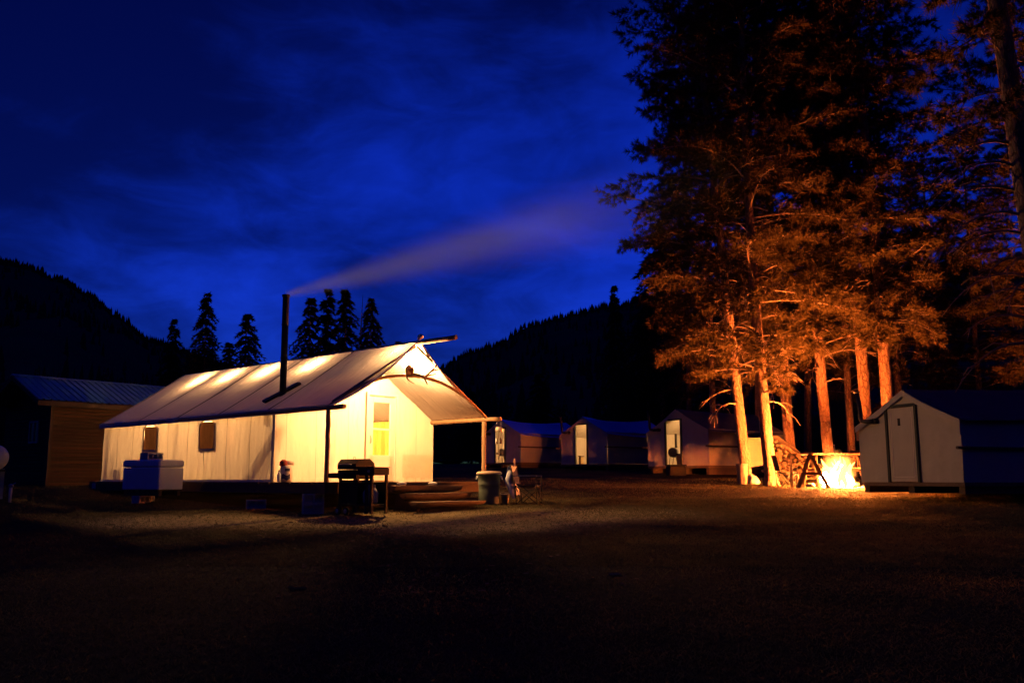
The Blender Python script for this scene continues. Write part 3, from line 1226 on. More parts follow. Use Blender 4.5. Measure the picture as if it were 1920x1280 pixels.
def gable(b, name, opening, seedv):
    cols = sorted(set([round(AL + (AR - AL) * k / 76, 4) for k in range(77)] + [DOOR[0], DOOR[1]]))
    nv = 40
    mb = MB()
    vs, fs = [], []
    for a in cols:
        top = gtop(a)
        zs = [DOOR[2] * j / 26 if opening else top * j / 40 for j in range(27 if opening else 0)] if (opening and DOOR[0] - .001 <= a <= DOOR[1] + .001) else None
        if zs is None:
            zs = [top * j / nv for j in range(nv + 1)]
        else:
            zs = zs + [DOOR[2] + (top - DOOR[2]) * j / (nv - 26) for j in range(1, nv - 26 + 1)]
        for z in zs:
            k = 0 if (opening and DOOR[0] - .13 < a < DOOR[1] + .13) else 1
            vs.append(Vector((a, b + k * wall_fold(a * 1.2, z, 2.0, seedv) * .8, z)))
    for i in range(len(cols) - 1):
        mid = (cols[i] + cols[i + 1]) / 2
        for j in range(nv):
            if opening and DOOR[0] < mid < DOOR[1] and j < 26:
                continue
            q = i * (nv + 1) + j
            fs.append((q, q + nv + 1, q + nv + 2, q + 1))
    mb.add(vs, fs, True)
    return mb.build(name, 'canvas_wall', tent)


gable(0.0, 'gable_wall', True, 21)
gable(TLEN, 'gable_wall', False, 31)
for a, top in ((-1.18, 2.1), (-.30, 2.6), (1.78, 1.75), (-1.95, 1.6)):
    mb = MB()
    mb.grid(lambda i, j: Vector((a + (j - .5) * .010 - .02 * i / 12, -.024 - .012 * abs(nz(a, i * .3)), top * i / 12)), 12, 1)
    mb.build('seam', 'canvas_seam', tent)
mb = MB()
mb.grid(lambda i, j: Vector((1.33 + .96 * i / 10, -.040 + .006 * nz(i * .5, j * .5, 3), .10 + .55 * j / 6)), 10, 6)
mb.build('canvas_patch', 'canvas_patch', tent)
# corner flap and ties where the side wall meets the gable
mb = MB()
mb.grid(lambda i, j: Vector((AL - .035 - .01 * nz(j * .7, i), -.02 + .09 * i / 3, .02 + 1.42 * j / 10)), 3, 10)
mb.build('corner_flap', 'canvas_hem', tent)
mb = MB()
mb.tube([(AL - .04, -.04, 1.40), (AL - .05, -.06, .7), (AL - .12, -.10, .02)], .010, 5)
mb.build('tie_rope', 'white_paint', tent)

# the white storm door
d0, d1, dt = DOOR
door = MB()
door.box(((d0 + d1) / 2, -.012, .31), (d1 - d0 - .17, .036, .56))                     # lower panel
door.box((d0 + .105, -.012, .99), (.13, .036, 1.94))
door.box((d1 - .105, -.012, .99), (.15, .036, 1.94))
door.box(((d0 + d1) / 2 + .01, -.012, 1.90), (d1 - d0 - .34, .036, .12))
door.box(((d0 + d1) / 2 + .01, -.012, 1.215), (d1 - d0 - .34, .036, .045))
door.box(((d0 + d1) / 2 + .01, -.012, .60), (d1 - d0 - .34, .036, .022))
dr = door.build('door', 'white_paint', tent)
fr = MB()
fr.box((d0 - .02, -.03, 1.0), (.07, .07, 2.0))
fr.box((d1 + .02, -.03, 1.0), (.07, .07, 2.0))
fr.box(((d0 + d1) / 2, -.03, 2.03), (d1 - d0 + .11, .07, .06))
fr.build('door_frame', 'white_paint', tent)
for z0, z1 in ((.611, 1.1925), (1.2375, 1.84)):
    g = MB()
    g.box(((d0 + d1) / 2 + .012, -.010, (z0 + z1) / 2), (d1 - d0 - .285, .006, z1 - z0))
    g.build('glass_pane', 'glass', dr)
g = MB()
g.tube([(d0 + .085, -.03, .88), (d0 + .085, -.065, .90), (d0 + .085, -.065, 1.03), (d0 + .085, -.03, 1.05)], .009, 6)
g.build('handle', 'steel', dr)
g = MB()
for z in (.12, .52):
    g.box(((d0 + d1) / 2, -.033, z), (d1 - d0 - .28, .008, .012))
for a in (d0 + .15, d1 - .15):
    g.box((a, -.033, .32), (.012, .008, .388))
g.build('trim', 'white_paint', dr)


def logtube(p0, p1, r, seed, n=10, steps=14):
    p0, p1 = Vector(p0), Vector(p1)
    path = [p0.lerp(p1, k / steps) for k in range(steps + 1)]
    mb = MB()
    mb.tube([p + Vector((.008 * nz(k * .5, seed), .008 * nz(k * .5, seed + 3), .012 * nz(k * .45, seed + 7))) for k, p in enumerate(path)],
            [r * (1 + .10 * nz(k * .6, seed + 1)) for k in range(steps + 1)], n)
    return mb


# log frame
logtube((0, -3.12, RZ - .045), (0, TLEN - .05, RZ - .075), .052, 1, steps=40).build('ridge_pole', 'log', tent)
logtube((-EA + .01, -2.42, EZ - .055), (-EA + .045, TLEN, EZ - .06), .05, 2, steps=40).build('eave_pole', 'log', tent)
logtube((EA - .01, -2.30, EZ - .055), (EA - .045, TLEN, EZ - .06), .05, 3, steps=40).build('eave_pole', 'log', tent)
logtube((-EA + .0, -1.93, 0), (-EA + .0, -1.93, EZ - .10), .048, 4).build('post', 'log', tent)
logtube((EA - .0, -1.76, -.42), (EA - .0, -1.76, EZ - .10), .052, 5).build('post', 'log', tent)
arch = []
for k in range(25):
    a = -EA + 2 * EA * k / 24
    arch.append(Vector((a, -1.93 + .09 * (k / 24), EZ - .03 + .80 * (1 - (abs(a) / EA) ** 2.1) + .01 * nz(k * .5, 3))))
mb = MB()
mb.tube(arch, [.036 + .006 * nz(k * .7, 9) for k in range(25)], 8)
mb.build('arch_log', 'log', tent)
for side in (-1, 1):
    for b in (.16, 2.10, 3.93, 5.86):
        mb = MB()
        mb.tube([roof_pt(side, s, b) + Vector((0, 0, -.035)) for s in (.03, .2, .4, .6, .8, .97)], .022, 6)
        mb.build('rafter', 'log_dark', tent)
    mb = MB()
    mb.tube([(side * .03, -1.90, RZ - .13), (side * EA * .93, -1.84, EZ + .08)], .028, 7)
    mb.build('rafter', 'log', tent)
for b in (4.11, 7.62, .12):
    logtube((AL + .075, b, 0), (AL + .075, b, EZ - .1), .03, b).build('frame_pole', 'log_dark', tent)
logtube((AL + .22, .10, 1.22), (AL + .22, 1.34, .0), .085, 12).build('brace', 'log_dark', tent)
mb = MB()
mb.tube([(-.02, -1.99, RZ + .01), (.0, -2.0, RZ + .10)], .03, 7)
mb.lathe([(.03, 0), (.065, .03), (.06, .08), (.02, .11)], 8, c=(0, -2.03, RZ + .03))
mb.build('ridge_knot', 'white_paint', tent)
# stovepipe through the left slope
pb = roof_pt(-1, 1.65 / EA, .62)
mb = MB()
mb.tube([pb + Vector((0, 0, -.25)), pb + Vector((0, 0, .8)), pb + Vector((-.005, 0, 1.6)), pb + Vector((-.01, 0, 2.24))], .073, 14)
mb.lathe([(.079, 0), (.079, .04)], 14, c=pb + Vector((-.002, 0, .8)))
mb.lathe([(.079, 0), (.079, .04)], 14, c=pb + Vector((-.006, 0, 1.55)))
mb.lathe([(.085, 0), (.09, .05)], 14, c=pb + Vector((-.01, 0, 2.2)))
mb.build('stovepipe', 'soot', tent)
fl = MB()
p0, p1 = roof_pt(-1, 2.0 / EA, .78), roof_pt(-1, 1.28 / EA, .50)
ax = (p1 - p0).normalized()
nrm = Vector((-.55, 0, .83))
sd = ax.cross(nrm).normalized()
m3 = Matrix((ax, sd, nrm)).transposed()
fl.box((p0 + p1) / 2 + nrm * .04, ((p1 - p0).length, .20, .05), mtx=m3)
fl.build('pipe_flashing', 'soot', tent)


# hanging bulbs
def hanging_bulb(p, m, label, parent_xf=True, r=.042):
    w = t2w(p)
    root = thing('light_bulb', label, 'light bulb', w, 0)
    mb = MB()
    mb.lathe([(.012, .055), (.02, .045), (r, .0), (r * .75, -.03), (.01, -.042)], 10)
    mb.build('glass', m, root)
    mb = MB()
    mb.lathe([(.014, .055), (.017, .06), (.017, .11), (.006, .12)], 8)
    mb.tube([(0, 0, .115), (0, 0, RZ - .13 - p[2])], .004, 4)
    mb.build('socket', 'black_metal', root)
    return root


hanging_bulb((.10, -1.56, RZ - .46), 'porch_bulb', 'bare porch bulb glowing under the ridge before the door')
hanging_bulb((-.28, 1.30, RZ - .40), 'bulb', 'bare bulb inside the tent closest to the stovepipe')
hanging_bulb((-.28, 3.20, RZ - .40), 'bulb', 'bare bulb inside the tent hidden behind the pipe')
hanging_bulb((-.28, 4.90, RZ - .40), 'bulb', 'bare bulb lighting the middle of the tent ridge')
hanging_bulb((-.28, 6.40, RZ - .40), 'bulb', 'bare bulb inside the tent nearest its far end')

# things standing inside, seen only as shadows on the cloth and through the door
cur = thing('curtain', 'mustard blanket hung along the inside of the tent, seen through the door glass', 'blanket', t2w((2.08, 1.55, 0)), TYAW)
mb = MB()
mb.grid(lambda i, j: Vector((.03 * math.sin(i * 1.15) + .02 * nz(i * .3, j), -.95 + 1.9 * i / 38, .10 + 1.42 * j / 6 + .02 * nz(i * .2, 1))), 38, 6)
mb.build('cloth', 'mustard', cur)
mb = MB()
mb.tube([(0, -1.0, 1.54), (0, 1.0, 1.54)], .014, 6)
mb.build('rod', 'log_dark', cur)
for (b, hgt, lab) in ((7.0, .46, 'stool shape showing as a shadow low at the far end of the lit wall'), (2.55, .20, 'low crate shape showing as a shadow under the nearer window')):
    c = thing('crate', lab, 'crate', t2w((AL + .25, b, 0)), TYAW)
    mb = MB()
    mb.bbox((0, 0, hgt / 2), (.28, .26, hgt), .02)
    mb.build('box', 'log_dark', c)
    mb = MB()
    mb.bbox((0, 0, hgt + .03), (.20, .20, .055), .02)
    mb.build('lid', 'log_dark', c)

# antlers hung from the ridge in front of the arch
ah = t_hit(768, 696, 1, -2.02)
ar = thing('antler_rack', 'bundle of antlers hanging on a rope in front of the arched log', 'antlers', t2w(ah), TYAW)
mb = MB()
mb.lathe([(.03, -.11), (.085, -.06), (.10, .02), (.07, .08), (.02, .11)], 9)
mb.v = [(x * (1 + .25 * nz(x * 20, y * 20, z * 20)), y, z * (1 + .2 * nz(z * 20, x * 20))) for x, y, z in mb.v]
mb.build('skull', 'hide', ar)


def tpx(px, py, dy=0.0):
    return t_hit(px, py, 1, -2.05 + dy) - ah


for beam, tines in (([(766, 700), (784, 703), (797, 706), (806, 698), (818, 686)], [[(797, 706), (808, 703), (817, 701)], [(806, 698), (814, 694), (821, 693)], [(790, 704), (797, 712), (801, 720)]]),
                    ([(774, 701), (764, 698), (762, 691), (766, 685)], [[(763, 700), (763, 709), (770, 716), (777, 719)], [(764, 706), (770, 704)], [(770, 690), (765, 682), (770, 678)]])):
    mb = MB()
    mb.tube([tpx(*p, -.05 * k) for k, p in enumerate(beam)], [.032 - .004 * k for k in range(len(beam))], 6)
    for t_ in tines:
        mb.tube([tpx(*p, -.08 - .05 * k) for k, p in enumerate(t_)], [.022, .017, .010, .006][:len(t_)], 5)
    mb.build('antler', 'antler', ar)
mb = MB()
top = Vector((0, -1.99, RZ - .06)) - ah
mb.tube([top, top.lerp(Vector((0, 0, .1)), .5) + Vector((.01, 0, 0)), (-.02, 0, .1), (-.06, -.02, 0), (0, -.03, -.08), (.05, -.02, .02), (0, 0, .1)], .007, 5)
mb.build('rope', 'rope', ar)

# wind chime on the right beam
cw = t_hit(935, 786, 0, EA)
ch = thing('wind_chime', 'wind chime with a bell hanging from the end of the porch beam', 'wind chime', t2w((EA, cw.y, EZ - .11)), TYAW)
mb = MB()
mb.tube([(0, -.075, 0), (0, -.075, -.14)], .004, 4)
mb.tube([(0, .055, 0), (0, .055, -.14)], .004, 4)
mb.build('wire', 'steel', ch)
mb = MB()
mb.lathe([(.07, -.25), (.085, -.23), (.085, -.15), (.06, -.135)], 10, c=(0, -.01, 0))
mb.build('crown', 'galv', ch)
mb = MB()
mb.lathe([(.075, -.52), (.072, -.46), (.055, -.40), (.02, -.36), (.012, -.25)], 12, c=(0, -.01, 0))
mb.build('bell', 'log_dark', ch)
for (x, y, L_) in ((.05, -.06, .95), (-.05, -.06, .92), (.05, .05, .88), (-.04, .05, .9)):
    mb = MB()
    mb.tube([(x, y, -.25), (x, y, -L_)], .008, 5)
    mb.build('chime_rod', 'steel', ch)
mb = MB()
mb.tube([(0, -.01, -.52), (0, -.01, -.72)], .004, 4)
mb.lathe([(.06, -.765), (.075, -.75), (.075, -.735), (.06, -.72)], 12, c=(0, -.01, 0))
mb.build('clapper', 'log_dark', ch)

# ------------------------------------------------------------------ deck, steps, blocks
deck = thing('deck', 'low dark timber platform carrying the lit tent', 'deck', (TX, TY, TZ), TYAW)
DL, DR_, DF, DB = -2.50, 2.52, -2.12, 8.02
random.seed(5)
nplk = 72
for k in range(nplk):
    w = (DB - DF) / nplk
    b = DF + w * (k + .5)
    mb = MB()
    mb.box(((DL + DR_) / 2 + random.uniform(-.02, .02), b, -.02 + random.uniform(-.002, .002)), (DR_ - DL, w - .008, .036))
    mb.build('plank', 'deck', deck)
for a in (DL + .06, 0.0, DR_ - .06):
    mb = MB()
    mb.box((a, (DF + DB) / 2, -.13), (.09, DB - DF - .06, .18))
    mb.build('beam', 'deck', deck)
for b in (DF + .045, DB - .045):
    mb = MB()
    mb.box(((DL + DR_) / 2, b, -.132), (DR_ - DL - .22, .07, .17))
    mb.build('beam', 'deck', deck)


def slab(px0, px1, py, z, b, depth_b, thick, seed):
    """A step of one half log: flat worn top, rounded belly, uneven ends."""
    p0, p1 = t_hit(px0, py, 1, b), t_hit(px1, py, 1, b)
    a0, a1 = p0.x, p1.x
    mb = MB()
    n = 18

    def fn(i, j):
        t = i / n
        a = a0 + (a1 - a0) * t
        ph = PI * j / 10
        ends = 1 - .35 * abs(2 * t - 1) ** 5
        hw = depth_b / 2 * ends * (1 + .08 * nz(t * 4, seed))
        if j == 11:
            ph = 0
        y = -math.cos(ph) * hw
        zz2 = -math.sin(ph) * thick * (1 + .15 * nz(t * 5, j * .5, seed)) * ends
        return Vector((a, b + y, z + zz2 + .012 * nz(t * 3, seed + 4)))
    mb.grid(fn, n, 10)
    # flat top
    mb.grid(lambda i, j: fn(i, 0).lerp(fn(i, 10), j / 3) + Vector((0, 0, .004 * nz(i * .7, j, seed))), n, 3, smooth=False)
    for i in (0, n):
        mb.add([fn(i, j) for j in range(11)], [tuple(range(11))])
    return mb


ST = 'half log steps up to the porch'
s1 = slab(736, 862, 907, -.075, -2.32, .30, .15, 1).build('step', 'step')
s2 = slab(755, 878, 921, -.225, -2.66, .32, .15, 2).build('step', 'step')
s3 = slab(774, 903, 940, -.385, -3.10, .42, .11, 3).build('step', 'step')
for s_, lab in ((s1, 'highest half log step, level with the porch boards'), (s2, 'middle half log step of the three before the porch'), (s3, 'lowest and widest half log step, resting near the dirt')):
    s_.location = (TX, TY, TZ)
    s_.rotation_euler = (0, 0, TYAW)
    tag(s_, lab, 'step', ST)
# stringers carrying the steps
for a in (-.75, .75):
    mb = MB()
    mb.prism([(-2.20, -.40), (-2.20, -.24), (-2.50, -.245), (-2.50, -.385), (-2.85, -.39), (-2.85, -.60), (-2.20, -.60)], -.05, .05)
    mb.v = [(a + y, x, z) for x, y, z in mb.v]
    st = mb.build('step_stringer', 'log_dark')
    st.location = (TX, TY, TZ)
    st.rotation_euler = (0, 0, TYAW)
    tag(st, 'notched timber under the porch steps, on the grill side' if a < 0 else 'notched timber under the porch steps, on the trash can side', 'timber')
for px, lab in ((752, 'small pale stone resting on the porch edge nearer the grill'), (810, 'small pale stone resting on the porch edge nearer the gable corner')):
    p = t_hit(px, 903, 1, -2.22)
    mb = MB()
    mb.lathe([(.05, -.03), (.085, 0), (.075, .03), (.03, .05)], 9)
    mb.v = [(x * 1.25 * (1 + .2 * nz(x * 9, y * 9, px)), y, z) for x, y, z in mb.v]
    o = mb.build('stone', 'sack')
    o.location = t2w((p.x, -2.24, -.045))
    tag(o, lab, 'stone')


def cinder_block(root_name, label, loc, rz, mtx=None, L=.40, Wd=.19, Hh=.19, cores=2, group='concrete blocks'):
    """Hollow block: outer faces with recessed cores along its height."""
    mb = MB()
    t = .032
    xs = [-L / 2]
    cw = (L - t * (cores + 1)) / cores
    holes = []
    x = -L / 2
    for k in range(cores):
        holes.append((x + t, x + t + cw))
        x += t + cw
    y0, y1 = -Wd / 2 + t, Wd / 2 - t
    # walls as boxes butted end to end
    mb.box((0, -Wd / 2 + t / 2, 0), (L, t, Hh))
    mb.box((0, Wd / 2 - t / 2, 0), (L, t, Hh))
    x = -L / 2
    for k in range(cores + 1):
        mb.box((x + t / 2, 0, 0), (t, Wd - 2 * t, Hh * .996))
        x += t + cw
    mb.box((0, 0, 0), (L - 2 * t, Wd - 2 * t, .012))
    o = mb.build(root_name, 'concrete')
    o.location = loc
    o.rotation_euler = ((mtx or Matrix.Identity(3)) if False else (Matrix.Rotation(rz, 3, 'Z') @ (mtx or Matrix.Identity(3)))).to_euler()
    tag(o, label, 'cinder block', group)
    return o


lay = Matrix.Rotation(PI / 2, 3, 'X')     # cores facing sideways
g0 = ground_z(-3.8, 17.75)
cb = w2t(at(590, 940, 17.75))
TB = TYAW
cinder_block('cinder_block', 'lower of the two stacked concrete blocks under the porch corner', (-3.86, 17.82, g0 + .10), .35, lay)
cinder_block('cinder_block', 'upper of the two stacked concrete blocks under the porch corner', (-3.86, 17.82, g0 + .29), .38, lay)
cinder_block('cinder_block', 'single concrete block under the deck edge below the stovepipe', (-5.28, 18.95, ground_z(-5.28, 18.95) + .095), .3, lay)
for a, b, lab in ((2.3, -1.9, 'concrete block under the deck corner behind the trash can'), (-2.3, 5.3, 'concrete block under the deck behind the white chest'), (-2.3, 7.7, 'concrete block under the far end of the deck')):
    p = t2w((a, b, 0))
    gz = ground_z(p.x, p.y)
    cinder_block('cinder_block', lab, (p.x, p.y, gz + .09), TYAW, lay)

# ------------------------------------------------------------------ white chest beside the tent
cc = at(298, 890, 19.9)
CYAW = 1.08
chx = thing('ice_chest', 'big white lidded chest standing on a dark pallet beside the tent wall', 'ice chest', (cc.x, cc.y, 0), CYAW)
zb, zt = CAMZ - 18 / FPX * 19.9 - .0, CAMZ + 37 / FPX * 19.9
CW, CL = .68, 1.16
mb = MB()
mb.bbox((CW / 2, CL / 2, (zb + zt - .165) / 2 - .004), (CW, CL, zt - .165 - zb), .018)
mb.build('body', 'white_plastic', chx)
mb = MB()
mb.bbox((CW / 2, CL / 2, zt - .08), (CW + .03, CL + .03, .16), .03)
mb.build('lid', 'white_plastic', chx)
mb = MB()
mb.box((CW / 2, CL + .017, zt - .17), (.2, .03, .05))
mb.build('latch', 'black_metal', chx)
gz = ground_z(cc.x - .5, cc.y + .5)
pal = thing('pallet', 'dark timber pallet under the white chest', 'pallet', (cc.x, cc.y, 0), CYAW)
for k in range(5):
    mb = MB()
    mb.box((CW / 2, .1 + k * .23, zb - .017), (CW - .02, .14, .025))
    mb.build('slat', 'log_dark', pal)
for x in (.08, CW - .08):
    mb = MB()
    mb.box((x, CL / 2, zb - .085), (.09, CL - .06, .105))
    mb.build('runner', 'log_dark', pal)
for (x, y, lab) in ((.2, .75, 'pale concrete block propping the pallet toward the cabin'), (CW - .2, .95, 'dim concrete block propping the pallet behind the chest')):
    p = Matrix.Rotation(CYAW, 3, 'Z') @ Vector((x, y, 0)) + Vector((cc.x, cc.y, 0))
    hh = zb - .14 - ground_z(p.x, p.y)
    cinder_block('cinder_block', lab, (p.x, p.y, zb - .14 - hh / 2), CYAW + .2, lay, L=.38, Wd=hh, Hh=.2)
p = Matrix.Rotation(CYAW, 3, 'Z') @ Vector((.30, .62, 0)) + Vector((cc.x, cc.y, 0))
cinder_block('cinder_block', 'dark concrete block lying on the lid of the white chest', (p.x, p.y, zt + .082), CYAW + .0, Matrix.Rotation(PI / 2, 3, 'X'), L=.42, Wd=.16, Hh=.26, cores=3)

# ------------------------------------------------------------------ grill
gp_ = at(662, 950, 17.35)
gz = ground_z(gp_.x, gp_.y)
gr = thing('gas_grill', 'black lidded gas grill with side burner standing before the porch', 'grill', (gp_.x, gp_.y + .25, ground_z(gp_.x, gp_.y + .25)), -R(40))
mb = MB()
prof = [(-.24, .86), (-.24, .97), (-.16, 1.055), (.10, 1.065), (.21, .99), (.24, .90), (.24, .86)]
mb.prism([(y, z) for y, z in prof], -.27, .27)
mb.v = [(y, x, z) for x, y, z in mb.v]
lid = mb.build('lid', 'black_metal', gr)
mb = MB()
mb.tube([(-.17, -.265, .95), (-.17, -.31, .955), (.17, -.31, .955), (.17, -.265, .95)], .010, 6)
mb.build('handle', 'steel', lid)
mb = MB()
mb.tube([(-.03, -.05, 1.062), (-.03, -.05, 1.10), (.03, -.05, 1.10), (.03, -.05, 1.062)], .006, 5)
mb.build('thermometer', 'steel', lid)
mb = MB()
mb.prism([(-.22, .68), (-.24, .852), (.24, .852), (.20, .68)], -.265, .265)
mb.v = [(y, x, z) for x, y, z in mb.v]
mb.build('firebox', 'black_metal', gr)
mb = MB()
mb.bbox((.50, 0, .82), (.46, .40, .14), .015)
mb.box((.50, 0, .897), (.47, .41, .012))
sh = mb.build('side_burner', 'black_metal', gr)
mb = MB()
mb.lathe([(.025, 0), (.022, .025)], 10, c=(.60, -.20, .82), mtx=Matrix.Rotation(PI / 2, 3, 'X'))
mb.build('knob', 'steel', sh)
mb = MB()
mb.bbox((-.10, -.34, .745), (.50, .15, .10), .02)
mb.build('front_shelf', 'black_metal', gr)
for x in (-.24, .26, .52, .66):
    for y in (-.18, .18):
        if x == .52 and y > 0:
            continue
        mb = MB()
        top_ = .68 if x < .3 else .75
        mb.box((x, y, top_ / 2 + .02), (.05, .045, top_ - .04))
        mb.build('leg', 'black_metal', gr)
mb = MB()
mb.box((.2, 0, .20), (.90, .42, .03))
mb.build('bottom_shelf', 'black_metal', gr)
mb = MB()
mb.box((.2, .19, .42), (.86, .015, .40))
mb.build('back_panel', 'black_metal', gr)
mb = MB()
mb.box((.01, -.185, .44), (.46, .02, .44))
mb.build('cart_door', 'black_metal', gr)
for x in (-.20, .215):
    mb = MB()
    mb.box((x, 0, .44), (.02, .33, .44))
    mb.build('side_panel', 'black_metal', gr)
for x in (-.24, .0):
    mb = MB()
    mb.lathe([(.03, -.02), (.075, -.018), (.075, .018), (.03, .02)], 14, c=(x, -.225, .075), mtx=Matrix.Rotation(PI / 2, 3, 'X'))
    w = mb.build('wheel', 'black_metal', gr)
    mb = MB()
    mb.lathe([(.02, 0), (.045, .004), (.04, .012)], 12, c=(x, -.246, .075), mtx=Matrix.Rotation(PI / 2, 3, 'X'))
    mb.build('hub_cap', 'frame_grey', w)
pt = thing('propane_bottle', 'small dark gas cylinder under the side burner of the grill', 'gas bottle', (gp_.x + .33, gp_.y - .03, ground_z(gp_.x, gp_.y + .25) + .217), 0)
mb = MB()
mb.lathe([(.10, 0), (.145, .03), (.15, .20), (.10, .29), (.03, .31)], 16)
mb.build('cylinder', 'frame_grey', pt)
mb = MB()
mb.lathe([(.09, .28), (.09, .36)], 14)
mb.build('collar', 'frame_grey', pt)

# ------------------------------------------------------------------ small things on the porch
bp_ = t_hit(536, 900, 1, -.30)
bag = thing('sack', 'open printed sack leaning against the gable wall near the corner', 'sack', t2w((bp_.x, -.30, 0)), .4)
mb = MB()
mb.lathe([(.10, 0), (.135, .04), (.13, .18), (.115, .30), (.10, .34)], 12)
mb.v = [(x * (1 + .12 * nz(x * 8, y * 8, z * 8)), y * .8, z) for x, y, z in mb.v]
mb.build('bag', 'sack', bag)
mb = MB()
mb.grid(lambda i, j: Vector(((.137 + .01 * nz(i, j)) * math.cos(-2.4 + .19 * i), .83 * (.137 + .01 * nz(i, j)) * math.sin(-2.4 + .19 * i), .05 + .05 * j + .02 * math.sin(i * 1.1))), 7, 2)
mb.grid(lambda i, j: Vector((.134 * math.cos(-1.9 + .2 * i), .83 * .134 * math.sin(-1.9 + .2 * i), .22 + .03 * j + .02 * nz(i, j))), 4, 2)
mb.build('printed_band', 'chair_cloth', bag)
mb = MB()
mb.lathe([(.02, .30), (.085, .34), (.08, .42), (.03, .46)], 10, c=(-.06, 0, 0))
mb.build('round_end', 'sack_red', bag)
mb = MB()
mb.tube([(-.02, 0, .40), (.15, .02, .39)], .045, 9)
mb.build('rolled_towel', 'sack', bag)
p = t_hit(523, 900, 1, -.30)
bo = thing('bottle', 'small white bottle beside the printed sack', 'bottle', t2w((p.x, -.30, 0)), 0)
mb = MB()
mb.lathe([(.035, 0), (.042, .02), (.042, .15), (.018, .20), (.018, .215)], 12)
mb.build('body', 'white_plastic', bo)
mb = MB()
mb.lathe([(.021, .215), (.021, .245)], 10)
mb.build('cap', 'frame_grey', bo)

# ------------------------------------------------------------------ trash can, bucket, draped chair
tp = at(917, 943, 20.2)
gz = ground_z(tp.x, tp.y)
tcn = thing('trash_can', 'round grey green trash can with pale lid in front of the porch post', 'trash can', (tp.x, tp.y, gz), 2.1)
mb = MB()
mb.lathe([(.205, 0), (.215, .02), (.232, .30), (.236, .42), (.242, .425), (.240, .45), (.250, .63), (.262, .635), (.262, .66)], 28)
mb.build('body', 'can_green', tcn)
mb = MB()
mb.lathe([(.275, .65), (.285, .66), (.285, .685), (.24, .715), (.06, .725)], 28)
mb.build('lid', 'can_lid', tcn)
for a in (-2.2, .95):
    mb = MB()
    c, s = math.cos(a), math.sin(a)
    hp = []
    for k in range(9):
        th = PI * k / 8
        u = -.085 * math.cos(th)
        hp.append((c * (.262 + .03 * math.sin(th)) - s * u, s * (.262 + .03 * math.sin(th)) + c * u, .62 - .075 * math.sin(th)))
    mb.tube(hp, .011, 6)
    mb.build('handle', 'white_plastic', tcn)
bp2 = at(947, 941, 20.35)
bk = thing('bucket', 'small pale metal bucket between the trash can and the draped chair', 'bucket', (bp2.x, bp2.y, ground_z(bp2.x, bp2.y)), .4)
mb = MB()
mb.lathe([(.075, 0), (.095, .19), (.105, .195), (.105, .205), (.085, .20), (.072, .06)], 18)
mb.build('body', 'galv', bk)
mb = MB()
mb.tube([(.10, 0, .19), (.09, .06, .235), (0, .10, .25), (-.09, .06, .235), (-.10, 0, .19)], .004, 5)
mb.build('handle', 'steel', bk)


def camp_chair(loc, rz, label, cloth):
    """Folding camp chair, facing local +x."""
    r = thing('camp_chair', label, 'chair', loc, rz)
    fr = MB()
    for y in (-.26, .26):
        fr.tube([(-.22, y, 0), (-.26, y, .42), (-.36, y, .86)], .011, 6)
        fr.tube([(.24, y, 0), (.22, y, .60)], .011, 6)
        fr.tube([(-.22, y, .01), (.24, y, .40)], .010, 6)
        fr.tube([(.24, y, .01), (-.24, y, .40)], .010, 6)
    fr.tube([(.24, -.26, .02), (.22, .26, .40)], .010, 6)
    fr.tube([(.24, .26, .02), (.22, -.26, .40)], .010, 6)
    fr.tube([(-.22, -.26, .02), (-.25, .26, .40)], .010, 6)
    fr.tube([(-.22, .26, .02), (-.25, -.26, .40)], .010, 6)
    fr.build('frame', 'black_metal', r)
    s = MB()
    s.grid(lambda i, j: Vector((-.26 + .50 * i / 8, -.25 + .5 * j / 8, .41 - .07 * math.sin(PI * i / 8) * math.sin(PI * j / 8))), 8, 8)
    s.build('seat', cloth, r)
    b = MB()
    b.grid(lambda i, j: Vector((-.265 - .10 * i / 8 - .03 * math.sin(PI * j / 8), -.25 + .5 * j / 8, .44 + .42 * i / 8)), 8, 8)
    b.build('backrest', cloth, r)
    for y in (-.27, .27):
        a = MB()
        a.box((-.04, y, .615), (.54, .07, .014))
        a.build('armrest', cloth, r)
    return r


cp = at(992, 945, 20.25)
camp_chair((cp.x, cp.y, ground_z(cp.x, cp.y)), -.25, 'dark folding camp chair with a pale jacket over its back', 'chair_cloth')
jk = thing('jacket', 'pale jacket hanging over the back of the dark camp chair', 'jacket', (cp.x, cp.y, ground_z(cp.x, cp.y)), -.25)
mb = MB()


def jf(i, j):
    t = j / 12
    u = i / 10
    y = (-.27 + .54 * u) * (1 - .25 * t)
    out = .05 + .09 * math.sin(PI * min(1, t * 1.2)) * (1 + .4 * nz(u * 3, t * 3, 1))
    return Vector((-.36 - out + .10 * t, y, .82 - .62 * t + .03 * nz(u * 4, t * 2)))


mb.grid(jf, 10, 12)
mb.grid(lambda i, j: jf(i, j) + Vector((.06 + .03 * math.sin(PI * i / 10), 0, 0)), 10, 12)
mb.build('body', 'pale_cloth', jk)
mb = MB()
mb.tube([(-.38, -.2, .72), (-.42, -.27, .5), (-.33, -.28, .25), (-.28, -.26, .12)], [.06, .065, .05, .035], 8)
mb.build('sleeve', 'pale_cloth', jk)
mb = MB()
mb.grid(lambda i, j: Vector((-.345 - .012 * nz(i, j * .4, 2), -.02 + .13 * i / 4, .80 + .20 * j / 6)), 4, 6)
mb.grid(lambda i, j: Vector((-.335 - .012 * nz(i, j * .4, 2), -.02 + .13 * i / 4, .80 + .20 * j / 6)), 4, 6)
mb.build('collar', 'grey_cloth', jk)

# ------------------------------------------------------------------ small wall tents


